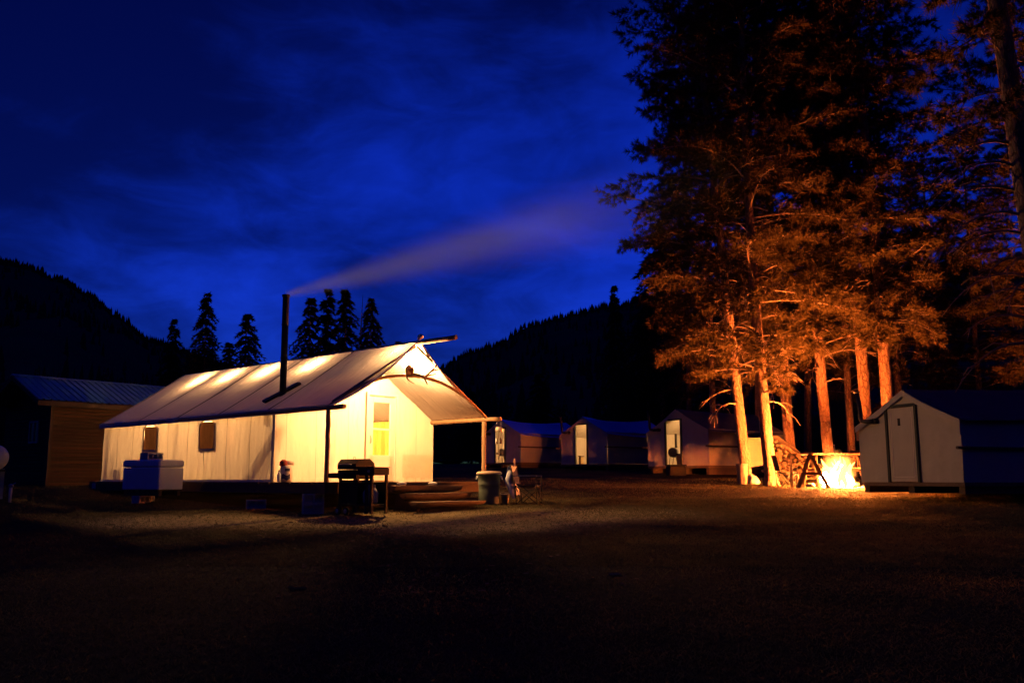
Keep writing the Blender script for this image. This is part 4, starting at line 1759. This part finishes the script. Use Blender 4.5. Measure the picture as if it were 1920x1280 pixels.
def small_tent(label, depth_l, px_l, ang, floor, door, open_, roof, w=3.0, h=1.36, r=2.12, L=4.3, ridge_back=0.0, dip=.10, ground_gap=.25, rails=True, stovepipe=True, cloth='canvas_grey'):
    x0 = (px_l - 960) / FPX * depth_l
    root = thing('wall_tent', label, 'tent', (x0, depth_l, floor), -ang)
    dx0, dx1, dzt = door

    def rp(x, y, up=0.0):
        t = y / L
        s = abs(x - w / 2) / (w / 2)
        z = r + ridge_back * t - dip * math.sin(PI * max(0, min(1, t))) * (1 - .4 * s) - (r - h) * s - .03 * math.sin(PI * min(1, s))
        return Vector((x, y, z + up + .015 * nz(x * 1.2, y * 1.2, w + depth_l)))

    def etop(x):
        return rp(x, 0).z - .015
    # end wall with the door cut out
    cols = sorted(set([round(w * k / 36, 4) for k in range(37)] + [dx0, dx1]))
    nv = 24
    for y, cut, nm in ((0, True, 'end_wall'), (L, False, 'end_wall')):
        vs, fs = [], []
        for x in cols:
            top = rp(x, y).z - .015
            if cut and dx0 - .001 <= x <= dx1 + .001:
                zs = [dzt * j / 16 for j in range(17)] + [dzt + (top - dzt) * j / 8 for j in range(1, 9)]
            else:
                zs = [top * j / nv for j in range(nv + 1)]
            for z in zs:
                k = 0 if (cut and dx0 - .1 < x < dx1 + .1) else 1
                vs.append(Vector((x, y + k * wall_fold(x, z, 2, depth_l) * .9, z)))
        for i in range(len(cols) - 1):
            mid = (cols[i] + cols[i + 1]) / 2
            for j in range(nv):
                if cut and dx0 < mid < dx1 and j < 16:
                    continue
                q = i * (nv + 1) + j
                fs.append((q, q + nv + 1, q + nv + 2, q + 1))
        mb = MB()
        mb.add(vs, fs, True)
        mb.build(nm, cloth, root)
    for x in (0, w):
        mb = MB()
        mb.grid(lambda i, j: Vector((x + wall_fold(L * i / 30, (h + .05) * j / 8, h, depth_l + x) * .8, L * i / 30, (h + .03) * j / 8)), 30, 8)
        mb.build('side_wall', cloth, root)
    # roof cloth with eaves
    mb = MB()
    ov = .16
    mb.grid(lambda i, j: rp(w / 2 + (w / 2 + ov) * (i / 12 - 1), -.05 + (L + .15) * j / 24, .012), 24, 24)
    mb.build('roof', roof, root)
    mb = MB()
    mb.grid(lambda i, j: rp(w * i / 12, L * j / 24, -.03), 12, 24)
    mb.build('inner_roof', cloth, root)
    # pale edge of the tent's own roof under the fly, along the front
    for side in (-1, 1):
        mb = MB()
        mb.grid(lambda i, j: rp(w / 2 + side * (w / 2 + .05) * i / 14, -.075 + .01 * nz(i * .6, side), -.004 - (.14 + .03 * nz(i * .5, 3)) * j), 14, 1)
        mb.build('valance', cloth, root)
        mb = MB()
        xx = w / 2 + side * (w / 2 + .03)
        mb.grid(lambda i, j: Vector((xx + side * .01 * nz(i, j), -.06 + .14 * i / 2, h - .02 - .34 * j / 4)), 2, 4)
        mb.build('corner_flap', cloth, root)
    # door frame
    fr = MB()
    t = .06
    fr.box((dx0 - t / 2, -.02, dzt / 2), (t, .07, dzt))
    fr.box((dx1 + t / 2, -.02, dzt / 2), (t, .07, dzt))
    fr.box(((dx0 + dx1) / 2, -.02, dzt + t / 2 + .002), (dx1 - dx0 + 2 * t, .07, t))
    fr.build('door_frame', 'trim_dark', root)
    dl = MB()
    dw = dx1 - dx0 - .02
    dl.box((dw / 2, 0, dzt / 2), (dw, .03, dzt - .03))
    dob = dl.build('door', cloth, root)
    if open_:
        dob.location = (dx1 - .01, .03, 0)
        dob.rotation_euler = (0, 0, open_)
    else:
        dob.location = (dx0 + .01, -.005, 0)
    hd = MB()
    hx = dw * .42 if not open_ else dw * .9
    hd.box((hx, -.02, dzt * .80 if not open_ else .95), (.07, .012, .17))
    hd.build('door_plate' if not open_ else 'handle', 'black_metal', dob)
    if not open_:
        hd = MB()
        hd.box((dw / 2, -.018, .12), (dw - .2, .006, .012))
        for x in (.09, dw - .09):
            hd.box((x, -.018, .86), (.012, .006, 1.48))
        hd.build('trim', 'canvas_patch', dob)
    # floor and skids
    fl = MB()
    fl.box((w / 2, L / 2, -.045), (w + .06, L + .06, .085))
    fl.build('floor', 'deck', root)
    for x in (.12, w / 2, w - .12):
        sk = MB()
        sk.box((x, L / 2, -.087 - ground_gap / 2), (.16, L - .1, ground_gap))
        sk.build('skid', 'log_dark', root)
    if rails:
        for x in (-.07, w + .07):
            logtube((x, -.22, h * .50 + .05), (x, L + .2, h * .50 + .05), .035, x).build('rail', 'log_dark', root)
    for x in (.03, w - .03):
        logtube((x, -.05, -.02), (x, -.05, h - .04), .022, x).build('corner_pole', 'log_dark', root) if False else None
    if stovepipe:
        sp = MB()
        q = Vector((.62, -.10, h + .08))
        sp.tube([(.62, .05, h + .08), (.62, -.12, h + .08)], .065, 10)
        sp.tube([(.62, -.12, h + .08), (.46, -.16, h + .07), (.30, -.18, h + .10), (.27, -.18, h + .18), (.26, -.18, h + .45), (.20, -.18, h + .78)], .052, 10)
        sp.lathe([(.09, 0), (.085, .012), (.03, .03)], 12, c=(.195, -.18, h + .80))
        sp.build('stovepipe', 'soot', root)
    mb = MB()
    mb.tube([rp(w / 2, -.02, -.05), rp(w / 2, L * .5, -.05), rp(w / 2, L, -.05)], .035, 6)
    mb.build('ridge_pole', 'log_dark', root)
    return root


def in_tent(root, p):
    return Matrix.Rotation(root.rotation_euler[2], 3, 'Z') @ Vector(p) + Vector(root.location)


def tent_bulb(root, p, label):
    r = thing('light_bulb', label, 'light bulb', in_tent(root, p))
    mb = MB()
    mb.lathe([(.012, .055), (.042, .0), (.03, -.03), (.01, -.042)], 10)
    mb.build('glass', 'tent_bulb', r)
    mb = MB()
    mb.lathe([(.014, .055), (.017, .06), (.017, .11), (.006, .12)], 8)
    mb.tube([(0, 0, .11), (0, 0, .25)], .004, 4)
    mb.build('socket', 'black_metal', r)


def barrel_stove(root, p, label):
    r = thing('barrel_stove', label, 'stove', in_tent(root, p), root.rotation_euler[2] + .4)
    mb = MB()
    mb.lathe([(.14, -.27), (.19, -.26), (.19, .26), (.14, .27)], 16, c=(0, 0, .52), mtx=Matrix.Rotation(PI / 2, 3, 'X'))
    mb.build('drum', 'stove', r)
    for x in (-.12, .12):
        for y in (-.2, .2):
            mb = MB()
            mb.tube([(x, y, .36), (x * 1.4, y, 0)], .012, 5)
            mb.build('leg', 'black_metal', r)
    mb = MB()
    mb.tube([(0, .18, .69), (0, .18, 1.25)], .05, 9)
    mb.build('stovepipe', 'soot', r)


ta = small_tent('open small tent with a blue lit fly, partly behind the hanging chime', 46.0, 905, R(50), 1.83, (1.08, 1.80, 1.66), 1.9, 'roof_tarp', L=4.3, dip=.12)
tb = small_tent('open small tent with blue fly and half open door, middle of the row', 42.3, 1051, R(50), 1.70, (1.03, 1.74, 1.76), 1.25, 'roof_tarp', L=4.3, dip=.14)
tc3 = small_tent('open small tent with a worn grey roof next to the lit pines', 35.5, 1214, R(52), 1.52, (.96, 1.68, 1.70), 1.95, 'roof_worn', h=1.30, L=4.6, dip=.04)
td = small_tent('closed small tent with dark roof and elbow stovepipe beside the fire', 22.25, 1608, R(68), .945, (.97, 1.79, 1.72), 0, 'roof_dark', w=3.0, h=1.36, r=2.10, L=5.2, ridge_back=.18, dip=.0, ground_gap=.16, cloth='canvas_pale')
tent_bulb(ta, (2.25, 1.1, 1.25), 'bulb inside the open tent behind the chime')
tent_bulb(tb, (2.25, 1.1, 1.25), 'bulb inside the open tent in the middle of the row')
tent_bulb(tc3, (2.25, 1.1, 1.25), 'bulb inside the open tent next to the lit pines')
barrel_stove(tc3, (.80, .62, 0), 'round grey stove just inside the open tent next to the pines')
barrel_stove(ta, (.95, .60, 0), 'round grey stove inside the open tent behind the chime')
for root, p, s, nm, lab in ((tc3, (1.22, .55, 0), (.3, .3, .42), 'crate', 'small crate on the floor of the open tent next to the pines'),
                            (tb, (.98, .35, 0), (.16, .2, .34), 'crate', 'small dark box inside the doorway of the middle open tent')):
    c = thing(nm, lab, 'crate', in_tent(root, p), root.rotation_euler[2])
    mb = MB()
    mb.bbox((0, 0, s[2] / 2), s, .02)
    mb.build('box', 'cot', c)
    mb = MB()
    mb.bbox((0, 0, s[2] + .02), (s[0] + .03, s[1] + .03, .036), .01)
    mb.build('lid', 'log_dark', c)
p = at(1268, 893, 33.0)
c = thing('plastic_bin', 'dark storage bin on the ground before the open tent next to the pines', 'bin', (p.x, p.y, ground_z(p.x, p.y)), .2)
mb = MB()
mb.bbox((0, 0, .17), (.62, .42, .34), .03)
mb.build('body', 'char', c)
mb = MB()
mb.bbox((0, 0, .365), (.66, .46, .05), .015)
mb.build('lid', 'char', c)

# ------------------------------------------------------------------ cabin
CAB = at(100, 745, 26.0)
cab = thing('log_cabin', 'dark plank cabin with a ribbed metal roof behind the tent', 'cabin', (CAB.x, CAB.y, .80), R(50))
# local x runs along the long wall (to the right and away), local y toward the gable's far side
CLn, CHf, CHt, CWd, CRz = 5.6, 1.6, 2.52, 3.2, 3.20
mb = MB()
mb.box((CLn / 2, CWd / 2, CHt / 2 - .02), (CLn - .06, CWd - .06, CHt - .06))
mb.prism([(.03, CHt - .052), (CWd - .03, CHt - .052), (CWd / 2, CRz - .06)], .03, CLn - .03)
mb.v = mb.v[:8] + [(y, x, z) for x, y, z in mb.v[8:]]
mb.build('wall', 'siding_dark', cab)
nb = 24
bh = (CHt - .06) / nb
brd = MB()
brd.prism([(-.048, -bh / 2 + .004), (-.036, bh / 2 - .040), (-.006, bh / 2 - .026), (.0, bh / 2 - .026), (.0, -bh / 2 + .004)], 0, CLn)
brd.v = [(y, x + .03, z) for x, y, z in brd.v]
bo = brd.build('board', 'siding', cab)
bo.location = (0, -.031, .04 + bh / 2)
for k in range(1, nb):
    o = bo.copy()
    col.objects.link(o)
    o.location = (random.uniform(-.01, .01), -.031 + random.uniform(-.004, .004), .04 + bh * (k + .5))
brd = MB()
brd.box((0, CWd / 2, 0), (.024, CWd, bh - .012))
bo = brd.build('board', 'siding', cab)
bo.location = (-.001, 0, .04 + bh / 2)
for k in range(1, nb):
    z = .04 + bh * (k + .5)
    o = bo.copy()
    col.objects.link(o)
    o.location = (-.001 + random.uniform(-.004, .004), 0, z)
mb = MB()
for x in (-.012, ):
    mb.box((x, -.012, CHt / 2), (.09, .09, CHt))
mb.build('corner_board', 'siding_dark', cab)
# roof: separate ribbed metal panels on the near slope, one sheet on the far one
ovx, ovy = .55, .30
sl = (CRz - CHt) / (CWd / 2)
npan = 8
pw = (CLn + 2 * ovx) / npan
pan = MB()
Lsl = CWd / 2 + ovy
for k in range(1):
    xs, zs = [], []
    n = 4
    pts = []
    for r_ in range(n):
        x = pw * r_ / n
        pts += [(x, 0), (x + pw / n * .62, 0), (x + pw / n * .72, .028), (x + pw / n * .90, .028)]
    pts.append((pw, 0))
    vs, fs = [], []
    for (x, z) in pts:
        vs += [Vector((x, -ovy, z - sl * ovy)), Vector((x, CWd / 2, z + sl * CWd / 2))]
    for i in range(len(pts) - 1):
        fs.append((2 * i, 2 * i + 2, 2 * i + 3, 2 * i + 1))
    pan.add(vs, fs)
po = pan.build('roof_panel', 'metal_roof', cab)
po.location = (-ovx, 0, CHt + .05)
for k in range(1, npan):
    o = po.copy()
    col.objects.link(o)
    o.location = (-ovx + pw * k, 0, CHt + .05 + .003 * (k % 2))
mb = MB()
mb.grid(lambda i, j: Vector((-ovx + (CLn + 2 * ovx) * i, CWd / 2 + (CWd / 2 + ovy) * j, CRz + .05 - sl * (CWd / 2 + ovy) * j)), 1, 1)
mb.build('roof_sheet', 'metal_roof', cab)
mb = MB()
mb.prism([(CWd / 2 - .13, CRz + .035), (CWd / 2, CRz + .10), (CWd / 2 + .13, CRz + .035), (CWd / 2, CRz + .06)], -ovx - .01, CLn + ovx + .01)
mb.v = [(y, x, z) for x, y, z in mb.v]
mb.build('ridge_cap', 'metal_roof', cab)
mb = MB()
mb.box((CLn / 2, -ovy + .02, CHt - sl * ovy - .05), (CLn + 2 * ovx - .04, .03, .13))
mb.build('fascia', 'siding_dark', cab)
mb = MB()
for sg in (-1, 1):
    a = Vector((-ovx + .02, CWd / 2, CRz - .02))
    b = Vector((-ovx + .02, CWd / 2 + sg * (CWd / 2 + ovy), CHt - sl * ovy - .02))
    dv = (b - a)
    mm = Matrix((dv.normalized(), Vector((1, 0, 0)), dv.normalized().cross(Vector((1, 0, 0))))).transposed()
    mb.box((a + b) / 2, (dv.length, .03, .13), mtx=mm)
mb.build('barge_board', 'siding_dark', cab)
wn = MB()
wy, wz = 1.05, 1.58
for (dy, dz, sy_, sz_) in ((0, .30, .62, .05), (0, -.30, .62, .05), (-.285, 0, .05, .55), (.285, 0, .05, .55), (0, 0, .035, .55)):
    wn.box((-.025, wy + dy, wz + dz), (.05, sy_, sz_))
w = wn.build('window', 'frame_grey', cab)
for dy in (-.137, .137):
    g = MB()
    g.box((-.018, wy + dy, wz), (.008, .235, .55))
    g.build('pane', 'window_glass', w)
mb = MB()
for k in range(4):
    mb.box((.3 + k * (CLn - .6) / 3, .2, -.1), (.3, .3, .22))
    mb.box((.3 + k * (CLn - .6) / 3, CWd - .2, -.1), (.3, .3, .22))
mb.build('foundation', 'concrete', cab)

# propane tank cut by the picture edge
pp = at(-10, 857, 21.0)
tk = thing('propane_tank', 'rounded end of a white gas tank on legs at the picture edge', 'gas tank', (pp.x, pp.y, 0), 2.10)
mb = MB()
prof = [(.02, -.02)] + [(.30 * math.sin(a), .22 - .22 * math.cos(a)) for a in (.35, .7, 1.05, 1.4)] + [(.30, .25), (.30, 1.9)] + [(.30 * math.sin(a), 1.92 + .22 * math.cos(a)) for a in (1.4, 1.05, .7, .35)] + [(.02, 2.15)]
mb.lathe(prof, 28, c=(0, 0, pp.z), mtx=Matrix.Rotation(PI / 2, 3, 'Y'))
mb.build('tank', 'tank_white', tk)
gz = ground_z(pp.x, pp.y)
for x in (.35, 1.7):
    for y in (-.2, .2):
        mb = MB()
        mb.box((x, y, (gz + pp.z - .26) / 2 - .02), (.07, .07, pp.z - .26 - gz + .06))
        mb.build('leg', 'frame_grey', tk)
mb = MB()
mb.box((1.0, 0, pp.z - .30), (1.6, .5, .05))
mb.build('cradle', 'log_dark', tk)
mb = MB()
mb.lathe([(.06, 0), (.06, .12)], 10, c=(1.05, 0, pp.z + .29))
mb.build('valve_cover', 'frame_grey', tk)
pw_ = at(20, 918, 20.6)
pst = thing('pipe_post', 'short pale pipe post with a valve beside the gas tank', 'post', (pw_.x, pw_.y, ground_z(pw_.x, pw_.y)), 0)
mb = MB()
mb.tube([(0, 0, 0), (0, 0, .34)], .034, 10)
mb.build('pipe', 'tank_white', pst)
mb = MB()
mb.lathe([(.05, .34), (.05, .39), (.02, .42)], 10)
mb.tube([(0, 0, .38), (.10, 0, .44)], .014, 5)
mb.build('valve', 'frame_grey', pst)

# ------------------------------------------------------------------ campfire
fp = at(1571, 912, 25.0)
fz = ground_z(fp.x, fp.y)
fire = thing('campfire', 'blazing campfire beside the closed small tent', 'campfire', (fp.x, fp.y, fz))
random.seed(3)


def tongue(mb, x, y, r, h, tw, n=8):
    rows = 7
    path, rad = [], []
    for k in range(rows):
        t = k / (rows - 1)
        path.append((x + tw * .22 * math.sin(t * 3 + x * 9) * t, y + .1 * math.sin(t * 2.4 + y * 7) * t, .04 + h * t))
        rad.append(max(.004, r * (math.sin(PI * (.18 + .82 * t)) ** .8) * (1 - .3 * t)))
    mb.tube(path, rad, n)


for (x, y, r, h, tw) in ((-.06, 0, .22, .66, 1), (.16, .05, .19, .52, -1), (-.24, .06, .16, .44, 1), (.02, -.16, .19, .46, -.6), (.28, -.06, .13, .34, .6), (.06, .16, .15, .60, .4), (0, -.05, .40, .30, .1), (.20, -.16, .2, .32, .4), (-.18, -.16, .2, .30, -.4)):
    mb = MB()
    tongue(mb, x, y, r, h, tw)
    mb.build('flame', 'flame_core', fire)
for k in range(15):
    a = k * .42 + .3
    q = .18 + .24 * (k % 3) / 2
    mb = MB()
    tongue(mb, q * math.cos(a), q * math.sin(a), random.uniform(.05, .10), random.uniform(.55, .95) * (1.15 - q), random.choice((-1, 1)), 6)
    mb.build('flame', 'flame_rim', fire)


def flame_gas():
    m = bpy.data.materials.new('flame_gas')
    m.use_nodes = True
    nt = m.node_tree
    nt.nodes.clear()
    out = nd(nt, 'ShaderNodeOutputMaterial')
    em = nd(nt, 'ShaderNodeEmission')
    em.inputs['Color'].default_value = (1.0, .30, .05, 1)
    t = nd(nt, 'ShaderNodeTexCoord')
    ln = nd(nt, 'ShaderNodeVectorMath', operation='LENGTH')
    mpx = nd(nt, 'ShaderNodeMapping')
    mpx.inputs['Scale'].default_value = (1 / .60, 1 / .60, 1 / .70)
    nt.links.new(t.outputs['Object'], mpx.inputs[0])
    nn = nd(nt, 'ShaderNodeTexNoise', ins={'Scale': 4.5, 'Detail': 4.0})
    nt.links.new(t.outputs['Object'], nn.inputs['Vector'])
    nt.links.new(mpx.outputs[0], ln.inputs[0])
    ad = nd(nt, 'ShaderNodeMath', operation='MULTIPLY_ADD')
    ad.inputs[1].default_value = .9
    nt.links.new(nn.outputs['Fac'], ad.inputs[0])
    nt.links.new(ln.outputs['Value'], ad.inputs[2])
    mr = nd(nt, 'ShaderNodeMapRange', interpolation_type='SMOOTHSTEP')
    mr.inputs['From Min'].default_value = 1.30
    mr.inputs['From Max'].default_value = .72
    mr.inputs['To Min'].default_value = 0
    mr.inputs['To Max'].default_value = 16
    nt.links.new(ad.outputs[0], mr.inputs['Value'])
    nt.links.new(mr.outputs[0], em.inputs['Strength'])
    nt.links.new(em.outputs[0], out.inputs['Volume'])
    return m


M['flame_gas'] = flame_gas()
mb = MB()
mb.lathe([(.68 * math.sin(PI * k / 10) + .004, -.76 * math.cos(PI * k / 10)) for k in range(11)], 18)
gas = mb.build('flame_body', 'flame_gas', fire)
gas.location = (.02, 0, .42)
for k in range(5):
    a = k * 1.3 * PI / 5 - .3
    mb = logtube((.62 * math.cos(a), .55 * math.sin(a), .06), (.06 * math.cos(a), .06 * math.sin(a), .16 + .05 * (k % 2)), .055, k, 8, 5)
    mb.build('log', 'char', fire)
mb = MB()
for k in range(40):
    a, q = random.uniform(0, 6.28), random.uniform(0, .5)
    mb.box((q * math.cos(a), q * math.sin(a), .025), (random.uniform(.03, .08), random.uniform(.03, .06), .04), rz=a)
e = mb.build('embers', 'ember', fire, 'stuff')
for k in range(9):
    a = -.1 + k * 1.2 * PI / 9
    mb = MB()
    mb.lathe([(.05, -.05), (.10, 0), (.095, .06), (.05, .10)], 7)
    mb.v = [(x * (1 + .3 * nz(x * 9, y * 9, k)), y * (1 + .3 * nz(y * 9, z * 9, k)), z) for x, y, z in mb.v]
    o = mb.build('stone', 'concrete', fire)
    o.location = (.74 * math.cos(a), .66 * math.sin(a), .01)
    o.rotation_euler = (0, 0, k * 1.3)

# picnic table behind the fire
pt0 = at(1519, 850, 26.4)
pz = ground_z(8.9, 26.5)
tb_ = thing('picnic_table', 'timber picnic table with A shaped legs behind the fire', 'picnic table', (pt0.x, pt0.y, pz), .10)
Htb = pt0.z - pz
for k in range(4):
    mb = MB()
    mb.box((.72, -.24 + k * .16, Htb - .02 + .003 * (k % 2)), (1.66, .15, .045))
    mb.build('plank', 'table_wood', tb_)
for y in (-.62, .62):
    mb = MB()
    mb.box((.78, y, Htb * .54), (1.5, .24, .045))
    mb.build('bench', 'table_wood', tb_)
for x in (.0, 1.36):
    for sg in (-1, 1):
        a, b = Vector((x, sg * .05, Htb - .04)), Vector((x + .03 * sg, sg * .62, 0))
        dv = b - a
        mm = Matrix((dv.normalized(), Vector((1, 0, 0)), dv.normalized().cross(Vector((1, 0, 0))))).transposed()
        mb = MB()
        mb.box((a + b) / 2, (dv.length + .05, .05, .10), mtx=mm)
        mb.build('leg', 'table_wood', tb_)
    mb = MB()
    mb.box((x + .04, 0, Htb * .49), (.045, 1.4, .09))
    mb.build('crossbar', 'table_wood', tb_)
# a dark sawhorse stands between camera and table, its legs making the A
sw0 = at(1519, 851, 24.2)
sz = ground_z(sw0.x, sw0.y)
sw = thing('sawhorse', 'dark A frame sawhorse leaning at the near end of the picnic table', 'sawhorse', (sw0.x, sw0.y, sz), 0)
Hs = sw0.z - sz
for (x1, y1) in ((-.36, .0), (.46, .05)):
    a, b = Vector((0, y1 * .2, Hs)), Vector((x1, y1, 0))
    dv = b - a
    mm = Matrix((dv.normalized(), Vector((0, 1, 0)), dv.normalized().cross(Vector((0, 1, 0))))).transposed()
    mb = MB()
    mb.box((a + b) / 2, (dv.length + .06, .06, .085), mtx=mm)
    mb.build('leg', 'log_dark', sw)
mb = MB()
mb.box((.05, .03, Hs * .42), (.44, .05, .08))
mb.build('crossbar', 'log_dark', sw)
mb = MB()
mb.box((.02, .35, Hs + .03), (.09, .9, .06))
mb.build('rail', 'log_dark', sw)
for sx_ in (-.34, .44):
    mb = MB()
    mb.box((sx_ * .9, .7, Hs * .5), (.05, .05, Hs))
    mb.build('leg', 'log_dark', sw)
p = at(1565, 848, 26.6)
th_ = thing('bottle', 'slim bottle standing on the picnic table top', 'bottle', (p.x, p.y, pz + Htb + .004), 0)
mb = MB()
mb.lathe([(.03, 0), (.032, .13), (.012, .18), (.012, .24)], 10)
mb.build('body', 'barrel', th_)
mb = MB()
mb.lathe([(.014, .24), (.014, .26)], 8)
mb.build('cap', 'white_plastic', th_)

# woodpile under a tarp
wp = at(1462, 905, 29.2)
wz_ = ground_z(wp.x, wp.y)
random.seed(12)
WPG = 'split logs in the tarped woodpile'
lm = MB()
lm.tube([(0, 0, 0), (0, .02, .22), (0, 0, .45)], [.062, .066, .062], 8)
lm.v = [(x, z - .225, y) for x, y, z in lm.v]
l_o = lm.build('firewood_log', 'wood_cut')
first = True
rows = 11
for r_ in range(rows):
    zc = .07 + r_ * .115
    half = .98 - .05 * r_ if r_ < 6 else .98 - .05 * r_ - (r_ - 5) * .08
    x = -.42 + (r_ % 2) * .06 + random.uniform(-.03, .03)
    xmax = 1.28 - max(0, r_ - 2) * .155
    while x < xmax:
        o = l_o if first else l_o.copy()
        if not first:
            col.objects.link(o)
        first = False
        o.location = (wp.x + x + random.uniform(-.015, .015), wp.y + random.uniform(-.14, .14), wz_ + zc + random.uniform(-.03, .03))
        s = random.uniform(.55, 1.12)
        o.rotation_euler = (0, random.uniform(0, 6.28), random.uniform(-.08, .08))
        o.scale = (s, 1, s)
        tag(o, 'split log with pale cut end in the stacked woodpile under the tarp', 'log', WPG)
        x += .124
tp_ = MB()


def tarp_pt(i, j):
    u, v = i / 16, j / 10
    x = -.56 + 2.05 * u
    top = 1.36 - max(0, (x + .05)) * .72 - max(0, -.2 - x) * .7
    sag_ = .05 * nz(u * 4, v * 3, 2)
    return Vector((wp.x + x, wp.y - .20 + .95 * v, wz_ + max(.12, top) + .05 - .35 * max(0, v - .6) + sag_))


tp_.grid(tarp_pt, 16, 10)
o = tp_.build('tarp', 'tarp')
tag(o, 'sagging tan tarp thrown over the stacked woodpile', 'tarp')
mb = MB()
ap = at(1418, 862, 28.8)
az_ = ground_z(ap.x, ap.y)


def tarp2(i, j):
    u, v = i / 12, j / 10
    x = -.42 + 1.0 * u
    z = 1.06 - .05 * math.sin(PI * u) - 1.0 * v * (1 - .25 * u) + .03 * nz(u * 4, v * 4, 7)
    return Vector((ap.x + x, ap.y + .2 - .18 * v + .06 * nz(u * 5, v * 2, 4), az_ + z + .35))


mb.grid(tarp2, 12, 10)
o = mb.build('tarp', 'tarp')
tag(o, 'tan tarp sheet strung upright between the two front pines', 'tarp')
bp3 = at(1392, 895, 27.2)
br = thing('barrel', 'tall pale bin standing at the foot of the leaning pine', 'bin', (bp3.x, bp3.y, ground_z(bp3.x, bp3.y)), 0)
mb = MB()
mb.lathe([(.13, 0), (.14, .02), (.165, .55), (.175, .56), (.175, .58), (.15, .575)], 18)
mb.build('body', 'barrel', br)
mb = MB()
mb.lathe([(.178, .575), (.178, .60), (.12, .615)], 18)
mb.build('rim', 'barrel', br)
cp2 = at(1477, 910, 25.4)
camp_chair((cp2.x, cp2.y, ground_z(cp2.x, cp2.y)), -.05, 'folding camp chair by the fire with light catching its metal legs', 'chair_cloth_green')
for (px, d, s, lab) in ((1409, 27.6, .22, 'rock beside the pale bin'), (1414, 27.4, .16, 'smaller rock leaning on the one beside the pale bin')):
    p = at(px, 892, d)
    mb = MB()
    mb.lathe([(.4, -.2), (.9, .0), (1.0, .5), (.7, 1.0), (.2, 1.2)], 9)
    mb.v = [(x * s * (1 + .3 * nz(x * 1.5, y * 1.5, px)), y * s * .8, z * s * (1 + .3 * nz(z, x, px))) for x, y, z in mb.v]
    o = mb.build('rock', 'concrete')
    o.location = (p.x, p.y, ground_z(p.x, p.y))
    tag(o, lab, 'rock')

# ------------------------------------------------------------------ smoke


def smoke_mat(name, r0, r1, length, dens, colr, power):
    m = bpy.data.materials.new(name)
    m.use_nodes = True
    nt = m.node_tree
    nt.nodes.clear()
    out = nd(nt, 'ShaderNodeOutputMaterial')
    pv = nd(nt, 'ShaderNodeVolumePrincipled')
    pv.inputs['Color'].default_value = (*colr, 1)
    pv.inputs['Anisotropy'].default_value = .1
    t = nd(nt, 'ShaderNodeTexCoord')
    sp = nd(nt, 'ShaderNodeSeparateXYZ')
    nt.links.new(t.outputs['Object'], sp.inputs[0])

    def mth(op, a, b=None):
        n = nd(nt, 'ShaderNodeMath', operation=op)
        for i, x in enumerate((a, b)):
            if x is None:
                continue
            if isinstance(x, (int, float)):
                n.inputs[i].default_value = x
            else:
                nt.links.new(x, n.inputs[i])
        return n.outputs[0]
    X, Y, Z = sp.outputs
    tt = mth('DIVIDE', X, length)
    rad = mth('ADD', mth('MULTIPLY', tt, r1 - r0), r0)
    q = mth('DIVIDE', mth('ADD', mth('MULTIPLY', Y, Y), mth('MULTIPLY', Z, Z)), mth('MULTIPLY', rad, rad))
    fall = mth('POWER', 2.718, mth('MULTIPLY', q, -4.0))
    n = nd(nt, 'ShaderNodeTexNoise', ins={'Scale': 1.0, 'Detail': 3.0})
    mp_ = nd(nt, 'ShaderNodeMapping')
    mp_.inputs['Scale'].default_value = (.22, 1.1, 1.1)
    nt.links.new(t.outputs['Object'], mp_.inputs[0])
    nt.links.new(mp_.outputs[0], n.inputs['Vector'])
    thin = mth('DIVIDE', dens, mth('POWER', mth('ADD', rad, .02), power))
    fade = mth('POWER', mth('MAXIMUM', mth('SUBTRACT', 1.0, tt), 0.0), 1.7)
    d = mth('MULTIPLY', mth('MULTIPLY', fall, thin), mth('MULTIPLY', fade, mth('ADD', n.outputs['Fac'], .25)))
    nt.links.new(d, pv.inputs['Density'])
    nt.links.new(pv.outputs[0], out.inputs['Volume'])
    return m


ptop = t2w(pb + Vector((-.01, 0, 2.26)))
pend = at(1440, 312, 26.0)
sl_ = (pend - ptop).length
M['smoke'] = smoke_mat('smoke', .10, 2.3, sl_, .72, (.33, .78, .48), 1.25)
mb = MB()
mb.lathe([(.12 * 1.0 + 2.4 * k / 8, sl_ * k / 8) for k in range(9)], 16)
mb.v = [(z, x, y) for x, y, z in mb.v]
so = mb.build('smoke', 'smoke', None, 'stuff')
so.location = ptop
dv = (pend - ptop).normalized()
so.rotation_euler = dv.to_track_quat('X', 'Z').to_euler()
tag(so, 'long thin smoke plume drifting from the stovepipe across the sky', 'smoke')
